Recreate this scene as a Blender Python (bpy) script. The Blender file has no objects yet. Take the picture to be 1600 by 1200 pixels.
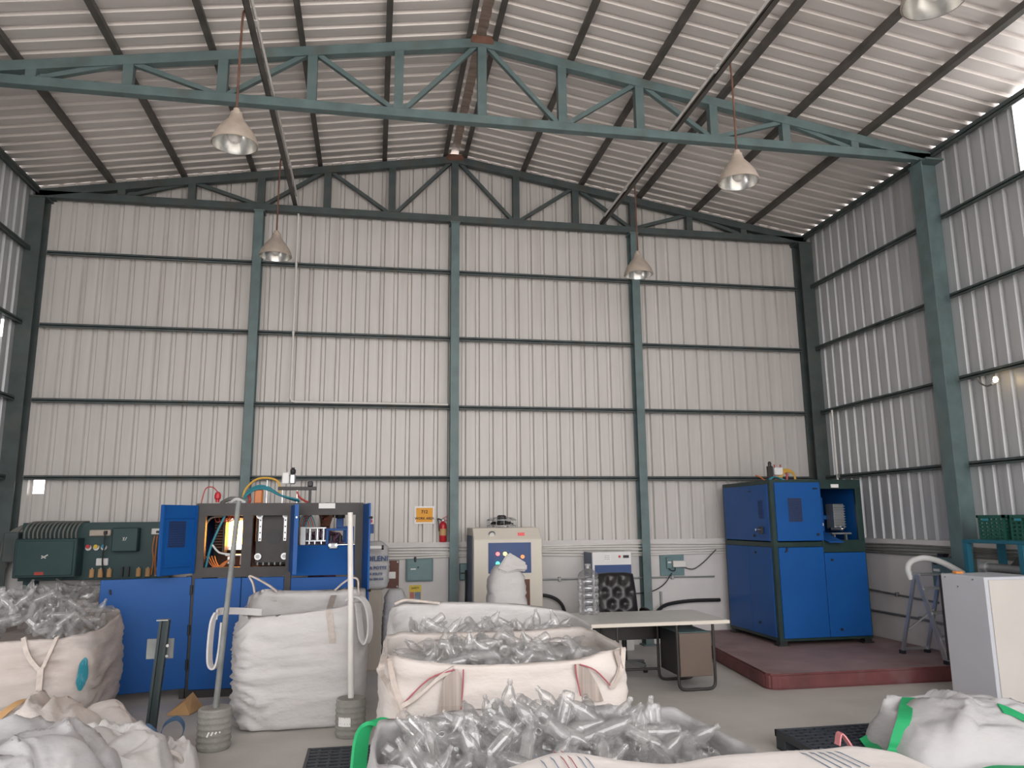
import bpy, bmesh, math, random
from mathutils import Vector, Matrix, noise, Quaternion

# ------------------------------------------------------------------ camera
SC = bpy.context.scene
COL = SC.collection
PI = math.pi
YAW, PITCH, ROLL, FPX = 0.1808, 0.1775, -0.009, 1186.86
cam = bpy.data.objects.new('camera', bpy.data.cameras.new('camera'))
COL.objects.link(cam)
fw = Vector((math.sin(YAW)*math.cos(PITCH), math.cos(YAW)*math.cos(PITCH), math.sin(PITCH)))
r0 = Vector((math.cos(YAW), -math.sin(YAW), 0)); u0 = r0.cross(fw)
rr = math.cos(ROLL)*r0 + math.sin(ROLL)*u0
uu = -math.sin(ROLL)*r0 + math.cos(ROLL)*u0
cam.matrix_world = Matrix(((rr.x, uu.x, -fw.x, 0), (rr.y, uu.y, -fw.y, 0), (rr.z, uu.z, -fw.z, 1.75), (0, 0, 0, 1)))
cam.data.sensor_width = 36.0
cam.data.sensor_fit = 'HORIZONTAL'
cam.data.lens = FPX/1600*36.0
cam.data.clip_start = 0.05
cam.data.clip_end = 300
SC.camera = cam

# ------------------------------------------------------------------ sky, daylight through the openings, exposure
world = bpy.data.worlds.new('hazy_sky'); SC.world = world
world.use_nodes = True
bg = world.node_tree.nodes['Background']
bg.inputs[0].default_value = (1.0, 0.975, 0.967, 1)
bg.inputs[1].default_value = 3.2
def portal(name, loc, rot, sx, sy):
    l = bpy.data.lights.new(name, 'AREA'); l.shape = 'RECTANGLE'; l.size = sx; l.size_y = sy
    l.cycles.is_portal = True
    o = bpy.data.objects.new(name, l); COL.objects.link(o); o.location = loc; o.rotation_euler = rot
    return o
portal('daylight_front_opening', (1.11, -2.2, 3.2), (PI/2, 0, 0), 11.2, 6.4)
SC.view_settings.view_transform = 'Standard'
SC.view_settings.look = 'None'
SC.view_settings.exposure = 0.66
SC.view_settings.gamma = 1.0
SC.view_settings.use_curve_mapping = False
SC.cycles.transparent_max_bounces = 36
SC.cycles.max_bounces = 8
SC.cycles.diffuse_bounces = 5
SC.cycles.sample_clamp_indirect = 6.0

rnd = random.Random(11)

# ------------------------------------------------------------------ helpers
WO = {}                      # world origin of every object made here
class MB:
    """collects geometry in world coordinates, builds one mesh object"""
    def __init__(s): s.v = []; s.f = []; s.mi = []; s.cur = 0
    def add(s, vs, fs):
        b = len(s.v); s.v += [tuple(v) for v in vs]
        for f in fs: s.f.append(tuple(i+b for i in f)); s.mi.append(s.cur)
        return s
    def mat(s, i): s.cur = i; return s
    def box(s, x0, x1, y0, y1, z0, z1, M=None):
        vs = [Vector(p) for p in ((x0,y0,z0),(x1,y0,z0),(x1,y1,z0),(x0,y1,z0),(x0,y0,z1),(x1,y0,z1),(x1,y1,z1),(x0,y1,z1))]
        if M: vs = [M @ v for v in vs]
        return s.add(vs, [(0,3,2,1),(4,5,6,7),(0,1,5,4),(1,2,6,5),(2,3,7,6),(3,0,4,7)])
    def bar(s, a, b, w, h, up=(0,0,1)):
        """rectangular bar from a to b: w across, h along up"""
        a = Vector(a); b = Vector(b); d = (b-a).normalized(); up = Vector(up)
        x = d.cross(up)
        if x.length < 1e-4: x = d.cross(Vector((0,1,0)))
        x.normalize(); z = x.cross(d)
        vs = []
        for p in (a, b):
            for sx, sz in ((-1,-1),(1,-1),(1,1),(-1,1)): vs.append(p + x*sx*w/2 + z*sz*h/2)
        return s.add(vs, [(0,1,2,3),(7,6,5,4),(0,4,5,1),(1,5,6,2),(2,6,7,3),(3,7,4,0)])
    def tube(s, pts, r, n=8, caps=True):
        pts = [Vector(p) for p in pts]; k = len(pts)
        rs = r if isinstance(r, (list, tuple)) else [r]*k
        t0 = (pts[1]-pts[0]).normalized()
        ref = Vector((0,0,1)) if abs(t0.z) < .9 else Vector((1,0,0))
        nx = t0.cross(ref).normalized(); vs = []
        for i, p in enumerate(pts):
            t = (pts[min(i+1,k-1)] - pts[max(i-1,0)]).normalized()
            nx = (nx - t*nx.dot(t)).normalized(); ny = t.cross(nx)
            for j in range(n):
                a = 2*PI*j/n; vs.append(p + (nx*math.cos(a) + ny*math.sin(a))*rs[i])
        fs = []
        for i in range(k-1):
            for j in range(n):
                j2 = (j+1) % n; fs.append((i*n+j, i*n+j2, (i+1)*n+j2, (i+1)*n+j))
        if caps: fs += [tuple(reversed(range(n))), tuple(range((k-1)*n, k*n))]
        return s.add(vs, fs)
    def lathe(s, prof, c, n=20, M=None, closed=True):
        """prof: list of (r, z) about the vertical axis through c"""
        c = Vector(c); vs = []
        for r, z in prof:
            for j in range(n):
                a = 2*PI*j/n; v = Vector((r*math.cos(a), r*math.sin(a), z))
                vs.append(c + (M @ v if M else v))
        k = len(prof); fs = []
        for i in range(k-1):
            for j in range(n):
                j2 = (j+1) % n; fs.append((i*n+j, i*n+j2, (i+1)*n+j2, (i+1)*n+j))
        if closed: fs += [tuple(reversed(range(n))), tuple(range((k-1)*n, k*n))]
        return s.add(vs, fs)
    def cyl(s, a, b, r, n=16): return s.tube([a, b], r, n)
    def ribbon(s, pts, wv, th=.004):
        """flat band along pts; wv: half-width vector or list of them"""
        pts = [Vector(p) for p in pts]; k = len(pts)
        ws = [Vector(w) for w in wv] if isinstance(wv, list) else [Vector(wv)]*k
        vs = []
        for i, p in enumerate(pts):
            t = (pts[min(i+1,k-1)] - pts[max(i-1,0)]).normalized(); w = ws[i]
            nn = t.cross(w).normalized()*th/2
            vs += [p-w-nn, p+w-nn, p+w+nn, p-w+nn]
        fs = [(3,2,1,0), (4*k-4, 4*k-3, 4*k-2, 4*k-1)]
        for i in range(k-1):
            a = 4*i; b = a+4
            for j in range(4): j2 = (j+1) % 4; fs.append((a+j, a+j2, b+j2, b+j))
        return s.add(vs, fs)
    def build(s, name, mats, parent=None, smooth=False, bev=0, origin=None, seg=1):
        me = bpy.data.meshes.new(name)
        xs = [v[0] for v in s.v]; ys = [v[1] for v in s.v]; zs = [v[2] for v in s.v]
        if origin is None:
            zc = min(zs) if parent is None else (min(zs)+max(zs))/2
            origin = Vector(((min(xs)+max(xs))/2, (min(ys)+max(ys))/2, zc))
        o3 = Vector(origin)
        me.from_pydata([(v[0]-o3.x, v[1]-o3.y, v[2]-o3.z) for v in s.v], [], s.f)
        if not isinstance(mats, (list, tuple)): mats = [mats]
        for m in mats: me.materials.append(m)
        if len(mats) > 1: me.polygons.foreach_set('material_index', s.mi)
        bm = bmesh.new(); bm.from_mesh(me)
        bmesh.ops.recalc_face_normals(bm, faces=bm.faces)
        if bev:
            bmesh.ops.bevel(bm, geom=list(bm.edges), offset=bev, segments=seg, affect='EDGES', clamp_overlap=True)
        bm.to_mesh(me); bm.free()
        if smooth:
            me.polygons.foreach_set('use_smooth', [True]*len(me.polygons))
            if smooth != 'all':
                me.set_sharp_from_angle(angle=math.radians(40))
        ob = bpy.data.objects.new(name, me); COL.objects.link(ob)
        return place(ob, o3, parent)
def place(ob, w, parent=None):
    w = Vector(w); WO[ob.name] = w
    if parent is not None:
        ob.parent = parent; ob.location = w - WO[parent.name]
    else: ob.location = w
    return ob
def tag(o, label, cat=None, group=None, kind=None):
    if label: o['label'] = label
    if cat: o['category'] = cat
    if group: o['group'] = group
    if kind: o['kind'] = kind
    return o
def thing(name, label, cat, loc, group=None, kind=None):
    o = bpy.data.objects.new(name, None); COL.objects.link(o); o.empty_display_size = .1
    place(o, loc); return tag(o, label, cat, group, kind)
def struct(o, label=None): return tag(o, label, None, None, 'structure')
def inst(src, name, w, parent, rot=None):
    """a copy of one mesh object sharing its data"""
    c = src.copy(); c.name = name; COL.objects.link(c); c.parent = None
    place(c, w, parent)
    if rot: c.rotation_euler = rot
    return c
def smoothpath(pts, sub=6):
    pts = [Vector(p) for p in pts]; out = []; n = len(pts)
    for i in range(n-1):
        p0 = pts[max(i-1,0)]; p1 = pts[i]; p2 = pts[i+1]; p3 = pts[min(i+2,n-1)]
        for k in range(sub):
            t = k/sub
            out.append(.5*((2*p1) + (p2-p0)*t + (2*p0-5*p1+4*p2-p3)*t*t + (3*p1-p0-3*p2+p3)*t*t*t))
    out.append(pts[-1]); return out
def hose(pts, r, name, m, parent=None, n=8, sub=6):
    return MB().tube(smoothpath(pts, sub), r, n).build(name, m, parent, smooth=True)
def rotz(a, c):
    c = Vector(c); return Matrix.Translation(c) @ Matrix.Rotation(a, 4, 'Z') @ Matrix.Translation(-c)

# ------------------------------------------------------------------ materials
def mat(name, col, rough=.6, metal=0., var=.12, scale=4., bump=0., stretch=(1,1,1), dirt=None, dirt_amt=.5, dirt_scale=2., emit=None, es=0., bscale=None, fine=None, spec=.5):
    m = bpy.data.materials.new(name); m.use_nodes = True
    nt = m.node_tree; N = nt.nodes; L = nt.links; b = N['Principled BSDF']
    b.inputs['Roughness'].default_value = rough; b.inputs['Metallic'].default_value = metal
    b.inputs['Specular IOR Level'].default_value = spec
    tc = N.new('ShaderNodeTexCoord'); mp = N.new('ShaderNodeMapping'); mp.inputs['Scale'].default_value = stretch
    L.new(tc.outputs['Object'], mp.inputs[0])
    nz = N.new('ShaderNodeTexNoise'); nz.inputs['Scale'].default_value = scale; nz.inputs['Detail'].default_value = 6
    L.new(mp.outputs[0], nz.inputs['Vector'])
    rp = N.new('ShaderNodeValToRGB'); e = rp.color_ramp.elements
    e[0].position = .3; e[1].position = .7
    e[0].color = tuple(c*(1-var) for c in col)+(1,); e[1].color = tuple(min(1, c*(1+var)) for c in col)+(1,)
    L.new(nz.outputs['Fac'], rp.inputs[0]); out = rp.outputs[0]
    if dirt:
        n2 = N.new('ShaderNodeTexNoise'); n2.inputs['Scale'].default_value = dirt_scale; n2.inputs['Detail'].default_value = 8
        L.new(mp.outputs[0], n2.inputs['Vector'])
        r2 = N.new('ShaderNodeValToRGB'); r2.color_ramp.elements[0].position = .52; r2.color_ramp.elements[1].position = .75
        r2.color_ramp.elements[0].color = (0,0,0,1); r2.color_ramp.elements[1].color = (dirt_amt,)*3+(1,)
        L.new(n2.outputs['Fac'], r2.inputs[0])
        mx = N.new('ShaderNodeMixRGB'); mx.inputs[2].default_value = tuple(dirt)+(1,)
        L.new(r2.outputs[0], mx.inputs[0]); L.new(out, mx.inputs[1]); out = mx.outputs[0]
    L.new(out, b.inputs['Base Color'])
    if bump:
        n3 = N.new('ShaderNodeTexNoise'); n3.inputs['Scale'].default_value = bscale or scale*6; n3.inputs['Detail'].default_value = 5
        L.new(mp.outputs[0], n3.inputs['Vector'])
        bp = N.new('ShaderNodeBump'); bp.inputs['Strength'].default_value = bump; bp.inputs['Distance'].default_value = .02
        L.new(n3.outputs['Fac'], bp.inputs['Height']); L.new(bp.outputs[0], b.inputs['Normal'])
    if emit:
        b.inputs['Emission Color'].default_value = tuple(emit)+(1,); b.inputs['Emission Strength'].default_value = es
    return m
M = {}
M['wall_sheet'] = mat('painted_wall_sheet', (.56,.535,.515), .5, .1, .07, 1.2, stretch=(6,6,.35), dirt=(.34,.31,.28), dirt_amt=.45, dirt_scale=1.1)
M['side_sheet'] = mat('cool_tinted_galvanised_sheet', (.49,.50,.515), .45, .25, .08, 1.2, stretch=(6,6,.35), dirt=(.25,.24,.23), dirt_amt=.5, dirt_scale=1.)  # cool tint puts the bluish light on the side wall into the colour
M['roof_sheet'] = mat('galvanised_roof_sheet', (.70,.655,.63), .42, .2, .10, 1.0, stretch=(.3,4,.3), dirt=(.30,.26,.24), dirt_amt=.5, dirt_scale=1.)
M['ridge'] = mat('brownish_ridge_sheet', (.30,.235,.20), .6, .1, .3, 3, stretch=(1,6,1))
M['teal'] = mat('teal_steel_paint', (.115,.17,.172), .5, .1, .18, 5, dirt=(.11,.105,.095), dirt_amt=.5, dirt_scale=3)  # colour lightened for the daylight reaching the nearer truss
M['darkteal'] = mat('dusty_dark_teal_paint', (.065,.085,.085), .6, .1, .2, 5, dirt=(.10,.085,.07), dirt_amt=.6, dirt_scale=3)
M['purlin'] = mat('dusty_purlin_paint', (.095,.088,.08), .6, .1, .25, 4, dirt=(.13,.10,.08), dirt_amt=.6)
M['plaster'] = mat('white_plaster', (.62,.60,.59), .8, 0, .06, 1.5, .15, dirt=(.42,.38,.35), dirt_amt=.45, dirt_scale=1.5)
M['floor'] = mat('dusty_concrete', (.51,.485,.455), .7, 0, .10, 1.1, .12, dirt=(.33,.30,.27), dirt_amt=.6, dirt_scale=.8, bscale=30)
M['yard'] = mat('pale_yard_concrete', (.60,.56,.51), .9, 0, .1, .6)
M['plinth'] = mat('red_oxide_paint', (.15,.045,.047), .6, 0, .25, 3, .1, dirt=(.24,.15,.15), dirt_amt=.6, dirt_scale=2.5)
M['plinth_top'] = mat('dusty_worn_red_paint', (.31,.215,.21), .65, 0, .15, 3, .1, dirt=(.17,.08,.08), dirt_amt=.6, dirt_scale=2.)
M['blue'] = mat('blue_enamel', (.008,.085,.31), .42, 0, .06, 2, spec=.28)
M['black'] = mat('black_paint', (.02,.02,.022), .5, 0, .2, 5)
M['frame_black'] = mat('charcoal_frame_paint', (.036,.032,.031), .5, .1, .2, 6)
M['greenblack'] = mat('dark_green_frame_paint', (.012,.035,.032), .45, 0, .2, 5)
M['cream'] = mat('cream_enamel', (.66,.61,.53), .45, 0, .04, 2)
M['white'] = mat('white_enamel', (.74,.74,.73), .45, 0, .04, 2)
M['greywhite'] = mat('grey_enamel', (.56,.58,.63), .5, 0, .03, 2)
M['offwhite'] = mat('off_white_panel', (.60,.575,.54), .5, 0, .04, 2)
M['navy'] = mat('navy_enamel', (.02,.06,.20), .45, 0, .08, 3)
M['slate'] = mat('slate_blue_side', (.10,.13,.20), .5, 0, .08, 3)
M['panelgreen'] = mat('teal_cabinet_paint', (.022,.056,.058), .5, .1, .12, 4)
M['boxteal'] = mat('grey_teal_box', (.13,.21,.22), .5, .1, .1, 5)
M['chrome'] = mat('chrome', (.75,.75,.74), .2, 1, .05, 4)
M['alu'] = mat('dull_aluminium', (.50,.51,.52), .38, .8, .08, 6)
M['polesteel'] = mat('dull_grey_pole', (.20,.21,.205), .6, .2, .25, 5)
M['postdark'] = mat('dark_green_black_post', (.022,.034,.036), .5, .1, .2, 5)
M['steel'] = mat('grey_steel', (.32,.33,.33), .45, .7, .15, 6)
M['rust_and_glow'] = mat('rusty_brown_and_glow', (.17,.085,.06), .75, .2, .3, 8)  # rust on rods and plates; also paints heater glow on inner walls
M['pvc'] = mat('white_pvc', (.68,.66,.63), .5, 0, .06, 4)
M['cable'] = mat('black_cable', (.012,.012,.014), .5, 0, .2, 4)
M['greycable'] = mat('grey_cable', (.16,.16,.145), .6, 0, .2, 6)
M['red'] = mat('red_paint', (.50,.02,.03), .35, 0, .08, 4)
M['redhose'] = mat('red_tube', (.42,.05,.04), .4, 0, .1, 4)
M['orangehose'] = mat('orange_tube', (.55,.17,.04), .4, 0, .1, 4)
M['yellowhose'] = mat('yellow_tube', (.62,.36,.06), .4, 0, .1, 4)
M['tealhose'] = mat('teal_tube', (.03,.22,.28), .4, 0, .1, 4)
M['beige'] = mat('beige_lamp_enamel', (.46,.39,.33), .55, .1, .15, 6, dirt=(.22,.16,.12), dirt_amt=.5, dirt_scale=5)
M['mirror'] = mat('silver_reflector', (.62,.62,.60), .25, .9, .12, 8)
M['bulb'] = mat('frosted_bulb_glass', (.78,.76,.72), .25, 0, .03, 5)
M['woven'] = mat('white_woven_plastic', (.56,.545,.54), .6, 0, .06, 2.5, .5, stretch=(1,1,2.2), dirt=(.44,.40,.37), dirt_amt=.5, dirt_scale=2.2, bscale=9)
M['woven_warm'] = mat('cream_woven_plastic', (.55,.505,.475), .65, 0, .06, 2.5, .5, stretch=(1,1,2.2), dirt=(.45,.38,.32), dirt_amt=.45, dirt_scale=2.2, bscale=9)
M['woven_grey'] = mat('greyish_woven_plastic', (.47,.465,.475), .65, 0, .08, 2.5, .5, stretch=(1,1,2.2), dirt=(.40,.37,.35), dirt_amt=.45, dirt_scale=2.2, bscale=9)
M['woven_shaded'] = mat('shaded_woven_plastic', (.44,.395,.37), .7, 0, .08, 2.5, .5, stretch=(1,1,2.2), dirt=(.30,.24,.20), dirt_amt=.5, dirt_scale=2.2, bscale=9)  # bag weave darkened in its colour for the shade at the left
M['flap'] = mat('clean_pale_woven_flap', (.66,.62,.60), .6, 0, .05, 2.5, .3, bscale=12)
M['strap'] = mat('beige_webbing', (.50,.44,.40), .8, 0, .15, 20)
M['webdark'] = mat('brown_lined_webbing', (.33,.28,.25), .85, 0, .35, 3, stretch=(14,1,.2))
M['pinkthread'] = mat('dark_red_thread', (.36,.10,.12), .8)
M['greenstrap'] = mat('green_webbing', (.015,.36,.13), .7, 0, .1, 10)
M['bluestrap'] = mat('denim_blue_webbing', (.06,.12,.22), .8, 0, .2, 10)
M['cement'] = mat('cast_concrete', (.27,.262,.24), .85, 0, .15, 8, .4, dirt=(.22,.20,.18), dirt_amt=.5, dirt_scale=4)
M['laminate'] = mat('pale_laminate', (.58,.57,.54), .4, 0, .05, 3)
M['brown'] = mat('brown_metal_drawer', (.13,.095,.075), .5, 0, .06, 3)
M['leather'] = mat('black_leatherette', (.018,.017,.018), .32, 0, .2, 6, .1)
M['wood'] = mat('dark_red_board', (.13,.05,.035), .6, 0, .25, 4, stretch=(1,1,6))
M['carton'] = mat('dusty_carton', (.36,.32,.27), .85, 0, .08, 4)
M['kraft'] = mat('kraft_paper', (.50,.30,.14), .8, 0, .1, 5)
M['paper'] = mat('white_paper', (.80,.79,.77), .7, 0, .03, 4)
M['orange'] = mat('orange_sign_print', (.80,.36,.03), .6, 0, .04, 4)
M['yellow'] = mat('yellow_print', (.66,.48,.05), .6, 0, .05, 4)
M['pinkprint'] = mat('pink_print', (.45,.16,.17), .6, 0, .2, 12)
M['greyblueprint'] = mat('grey_blue_print', (.16,.22,.30), .6, 0, .3, 14)
M['ink'] = mat('dark_ink', (.02,.02,.03), .7)
M['blueink'] = mat('blue_ink', (.05,.09,.20), .7, 0, .3, 30)
M['crate'] = mat('green_crate_plastic', (.012,.085,.06), .45, 0, .1, 5)
M['bench'] = mat('petrol_blue_frame', (.015,.12,.18), .5, .1, .1, 5)
M['pallet'] = mat('black_pallet_plastic', (.034,.040,.048), .5, 0, .2, 5)
M['foam'] = mat('white_foam_sleeve', (.62,.63,.62), .7, 0, .05, 8)
M['bottleblue'] = mat('blue_bottle_plastic', (.01,.24,.40), .35)
M['orangebit'] = mat('orange_plastic', (.75,.28,.06), .5)
M['skin'] = mat('brown_skin', (.22,.10,.06), .55)
M['shirt'] = mat('purple_shirt', (.17,.09,.15), .85, 0, .15, 5)
M['trouser'] = mat('dark_trousers', (.03,.03,.04), .85)
M['hair'] = mat('black_hair', (.008,.007,.007), .5)
M['heat'] = mat('glowing_heater_tube', (1,.7,.3), .4, emit=(1.0,.40,.07), es=20)
M['ledred'] = mat('lit_red_lamp', (.6,.02,.02), .4, emit=(1,.12,.12), es=2.2)
M['ledgreen'] = mat('lit_green_lamp', (.02,.5,.2), .4, emit=(.08,1,.45), es=2.0)
M['ledyellow'] = mat('lit_yellow_lamp', (.6,.4,.05), .4, emit=(1,.62,.15), es=2.4)
M['ledorange'] = mat('lit_orange_dial', (.6,.15,.05), .4, emit=(1,.28,.08), es=.8)
M['filament'] = mat('lit_bulb', (1,.8,.5), .4, emit=(1,.72,.35), es=10)
M['display'] = mat('red_digit_display', (.10,.01,.01), .3, emit=(1,.05,.05), es=.35)
def clear_plastic(name, gloss=.06, haze=.17, tint=(.985,.985,.985)):
    m = bpy.data.materials.new(name); m.use_nodes = True; nt = m.node_tree; N = nt.nodes; L = nt.links
    N.remove(N['Principled BSDF'])
    tr = N.new('ShaderNodeBsdfTransparent'); tr.inputs[0].default_value = tint+(1,)
    df = N.new('ShaderNodeBsdfTranslucent'); df.inputs[0].default_value = (.95,.95,.95,1)
    d2 = N.new('ShaderNodeBsdfDiffuse'); d2.inputs[0].default_value = (.93,.93,.93,1)
    md = N.new('ShaderNodeMixShader'); md.inputs[0].default_value = .5
    L.new(df.outputs[0], md.inputs[1]); L.new(d2.outputs[0], md.inputs[2])
    gl = N.new('ShaderNodeBsdfGlossy'); gl.inputs['Roughness'].default_value = .07
    m1 = N.new('ShaderNodeMixShader'); m1.inputs[0].default_value = haze
    L.new(tr.outputs[0], m1.inputs[1]); L.new(md.outputs[0], m1.inputs[2])
    lw = N.new('ShaderNodeLayerWeight'); lw.inputs[0].default_value = .35
    ma = N.new('ShaderNodeMath'); ma.operation = 'MULTIPLY_ADD'; ma.inputs[1].default_value = .5; ma.inputs[2].default_value = gloss; ma.use_clamp = True
    L.new(lw.outputs['Fresnel'], ma.inputs[0])
    m2 = N.new('ShaderNodeMixShader'); L.new(ma.outputs[0], m2.inputs[0]); L.new(m1.outputs[0], m2.inputs[1]); L.new(gl.outputs[0], m2.inputs[2])
    L.new(m2.outputs[0], N['Material Output'].inputs[0]); return m
M['pet'] = clear_plastic('clear_bottle_plastic')
M['jar'] = clear_plastic('clear_jar_plastic', .10, .05, (.96,.97,.98))

def text_mesh(txt, size, name, m, origin, parent, xdir=(1,0,0), zdir=(0,0,1), thick=.001, align='CENTER', spacing=1.0):
    cu = bpy.data.curves.new('txt', 'FONT'); cu.body = txt; cu.size = size; cu.align_x = align; cu.align_y = 'CENTER'; cu.extrude = thick
    cu.offset = size*.025; cu.space_character = spacing; cu.resolution_u = 2
    t = bpy.data.objects.new('txt', cu); COL.objects.link(t)
    dg = bpy.context.evaluated_depsgraph_get(); me = bpy.data.meshes.new_from_object(t.evaluated_get(dg))
    bpy.data.objects.remove(t); bpy.data.curves.remove(cu)
    X = Vector(xdir); Z = Vector(zdir); Y = X.cross(Z)
    R3 = Matrix((X, Z, -Y)).transposed()
    me.transform(R3.to_4x4()); me.materials.clear(); me.materials.append(m); me.name = name
    ob = bpy.data.objects.new(name, me); COL.objects.link(ob); return place(ob, origin, parent)

# ------------------------------------------------------------------ the building
XL, XR, XM, YB, BAY = -4.54, 6.76, 1.11, 10.70, 2.89
ZR, SLOPE = 7.27, 0.1665                 # underside of the roof at the ridge, fall per metre
LEDGE = 1.45
def roof_z(x): return ZR - SLOPE*abs(x-XM)

fl = MB().box(-7, 9.5, -2.6, 11.2, -.2, 0).build('floor', M['floor'], origin=(0,0,0)); struct(fl)
yd = MB().box(-30, 30, -32, -2.6, -.25, -.02).build('yard_ground', M['yard'], origin=(0,0,0)); struct(yd)

RIB = [(0,0),(.128,0),(.145,1),(.183,1)]
def profile(n0, n1, h):
    out = []
    for k in range(n0, n1):
        for u, t in RIB: out.append((k*.2+u, t*h))
    out.append((n1*.2, 0)); return out
def sheet(place3, z0, z1, prof, name, m, parent, skip=None, thick=None):
    """corrugated sheet: place3(u, v, depth) -> world"""
    mb = MB(); vs = []; n = len(prof)
    rows = [z0] + ([skip[2], skip[3]] if skip else []) + [z1]
    for v in rows:
        for u, d in prof: vs.append(place3(u, v, d))
    fs = []
    for r in range(len(rows)-1):
        for i in range(n-1):
            if skip and r == 1 and prof[i][0] >= skip[0]-1e-6 and prof[i+1][0] <= skip[1]+1e-6: continue
            fs.append((r*n+i, r*n+i+1, (r+1)*n+i+1, (r+1)*n+i))
    mb.add(vs, fs); return mb.build(name, m, parent)

# back wall: plaster dado with a ledge, cladding sheets, girts
wb = MB().box(-4.9, 7.1, 10.76, 10.98, 0, LEDGE).build('wall_back', M['plaster'], origin=(1.11,10.87,0)); struct(wb)
lip = MB().box(-4.8, 6.84, 10.735, 10.765, LEDGE-.05, LEDGE+.012).build('ledge', M['plaster'], wb)
u = -4.7; k = 0
while u < 6.9:
    def bp(a, v, d, u=u): return (u+a, 10.80+d*1.0, v if v < 5 else min(roof_z(u+a)+.01, 9))
    hole = None
    if u <= -4.32 < u+1: hole = (.383, .528, 2.14, 2.325)     # a cut-out that shows the sky
    sheet(bp, LEDGE-.02, 7.0, profile(0, 5, .034), 'cladding_sheet', M['wall_sheet'], wb, hole)
    u += 1.0; k += 1
for z in (2.34, 3.343, 4.35, 5.355):
    cuts = [XL+.10, -1.67, 1.11, 3.87, XR-.10]
    for a, b in zip(cuts[:-1], cuts[1:]):
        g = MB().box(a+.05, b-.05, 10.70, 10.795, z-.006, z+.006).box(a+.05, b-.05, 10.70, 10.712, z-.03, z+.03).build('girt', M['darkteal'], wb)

# right wall
wr = MB().box(6.80, 7.02, 1.0, 10.75, 0, LEDGE).build('wall_right', M['plaster'], origin=(6.9,5.5,0)); struct(wr)
lip = MB().box(6.78, 6.81, 1.0, 10.73, LEDGE-.05, LEDGE+.012).build('ledge', M['plaster'], wr)
yy = 10.80
WIN_Y = 6.45
while yy > -2.2:
    y1 = yy-1.0
    def rp_(a, v, d, yy=yy): return (6.845+d, yy-a, v)
    top = roof_z(6.85)+.004
    if y1 > 6.2: sheet(rp_, LEDGE-.02, top, profile(0, 5, .034), 'cladding_sheet', M['side_sheet'], wr)
    elif yy > 6.5: sheet(rp_, LEDGE-.02, top, profile(0, 5, .034), 'cladding_sheet', M['side_sheet'], wr, (.2,1.,5.42,top-.002))
    else: sheet(rp_, LEDGE-.02, 5.42, profile(0, 5, .034), 'cladding_sheet', M['side_sheet'], wr)   # open strip above
    yy = y1
for z in (2.34, 3.343, 4.35, 5.355):
    for a, b in ((YB-.02, YB-BAY+.1), (YB-BAY-.1, YB-2*BAY+.1), (YB-2*BAY-.1, 1.0)):
        MB().box(6.76, 6.84, b, a, z-.006, z+.006).box(6.76, 6.772, b, a, z-.032, z+.032).build('girt', M['darkteal'], wr)
MB().box(6.76, 6.84, -2.2, YB, 6.20, 6.212).box(6.76, 6.772, -2.2, YB, 6.16, 6.26).build('eave_beam', M['darkteal'], wr)

# left wall (a wide doorway nearer the viewer lets light in)
wl = MB().box(-4.98, -4.62, 6.6, 10.75, 0, LEDGE).build('wall_left', M['plaster'], origin=(-4.8,8.6,0)); struct(wl)
yy = 10.80
while yy > -2.2:
    y1 = yy-1.0
    def lp_(a, v, d, yy=yy): return (-4.625-d, yy-a, v)
    top = roof_z(-4.63)+.004
    sheet(lp_, LEDGE-.02 if yy > 7 else (0 if yy < 4 or yy > 6 else 2.4), top, profile(0, 5, .034), 'cladding_sheet', M['side_sheet'], wl, (.528,.6,4.08,4.30) if yy == 10.80 else None)
    yy = y1
for z in (2.34, 3.343, 4.35, 5.355):
    for a, b in ((YB-.02, YB-BAY+.1), (YB-BAY-.1, YB-2*BAY+.1)):
        if z < 3.0 and b < 6: continue
        MB().box(-4.62, -4.54, b, a, z-.006, z+.006).box(-4.552, -4.54, b, a, z-.032, z+.032).build('girt', M['darkteal'], wl)
MB().box(-4.62, -4.54, -2.2, YB, 6.20, 6.212).box(-4.552, -4.54, -2.2, YB, 6.16, 6.26).build('eave_beam', M['darkteal'], wl)

# roof: sheets, ridge cap, purlins
rc = MB()
for s in (-1, 1): rc.add([(XM, -2.3, ZR+.055), (XM+s*.3, -2.3, ZR+.055-.3*SLOPE), (XM+s*.3, 10.95, ZR+.055-.3*SLOPE), (XM, 10.95, ZR+.055)], [(0,1,2,3)])
ceil = rc.build('ceiling', M['ridge'], origin=(XM, 4.3, ZR)); struct(ceil)
yy = 10.95
while yy > -2.2:
    for s in (-1, 1):
        def rf(a, v, d, yy=yy, s=s): return (XM+s*v, yy-a, ZR+.0-SLOPE*v+d)
        sheet(rf, .06, 5.76, profile(0, 5, .036), 'roof_sheet', M['roof_sheet'], ceil)
    yy -= 1.0
for s in (-1, 1):
    for dx in (.13, 1.03, 1.95, 2.88, 3.81, 4.75):
        x = XM+s*dx; z = roof_z(x)
        MB().bar((x, -2.2, z-.045), (x, 10.86, z-.045), .012, .085, (s*SLOPE,0,1)).bar((x+s*.025, -2.2, z-.084), (x+s*.025, 10.86, z-.084), .055, .012, (s*SLOPE,0,1)).build('purlin', M['purlin'], ceil)

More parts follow.
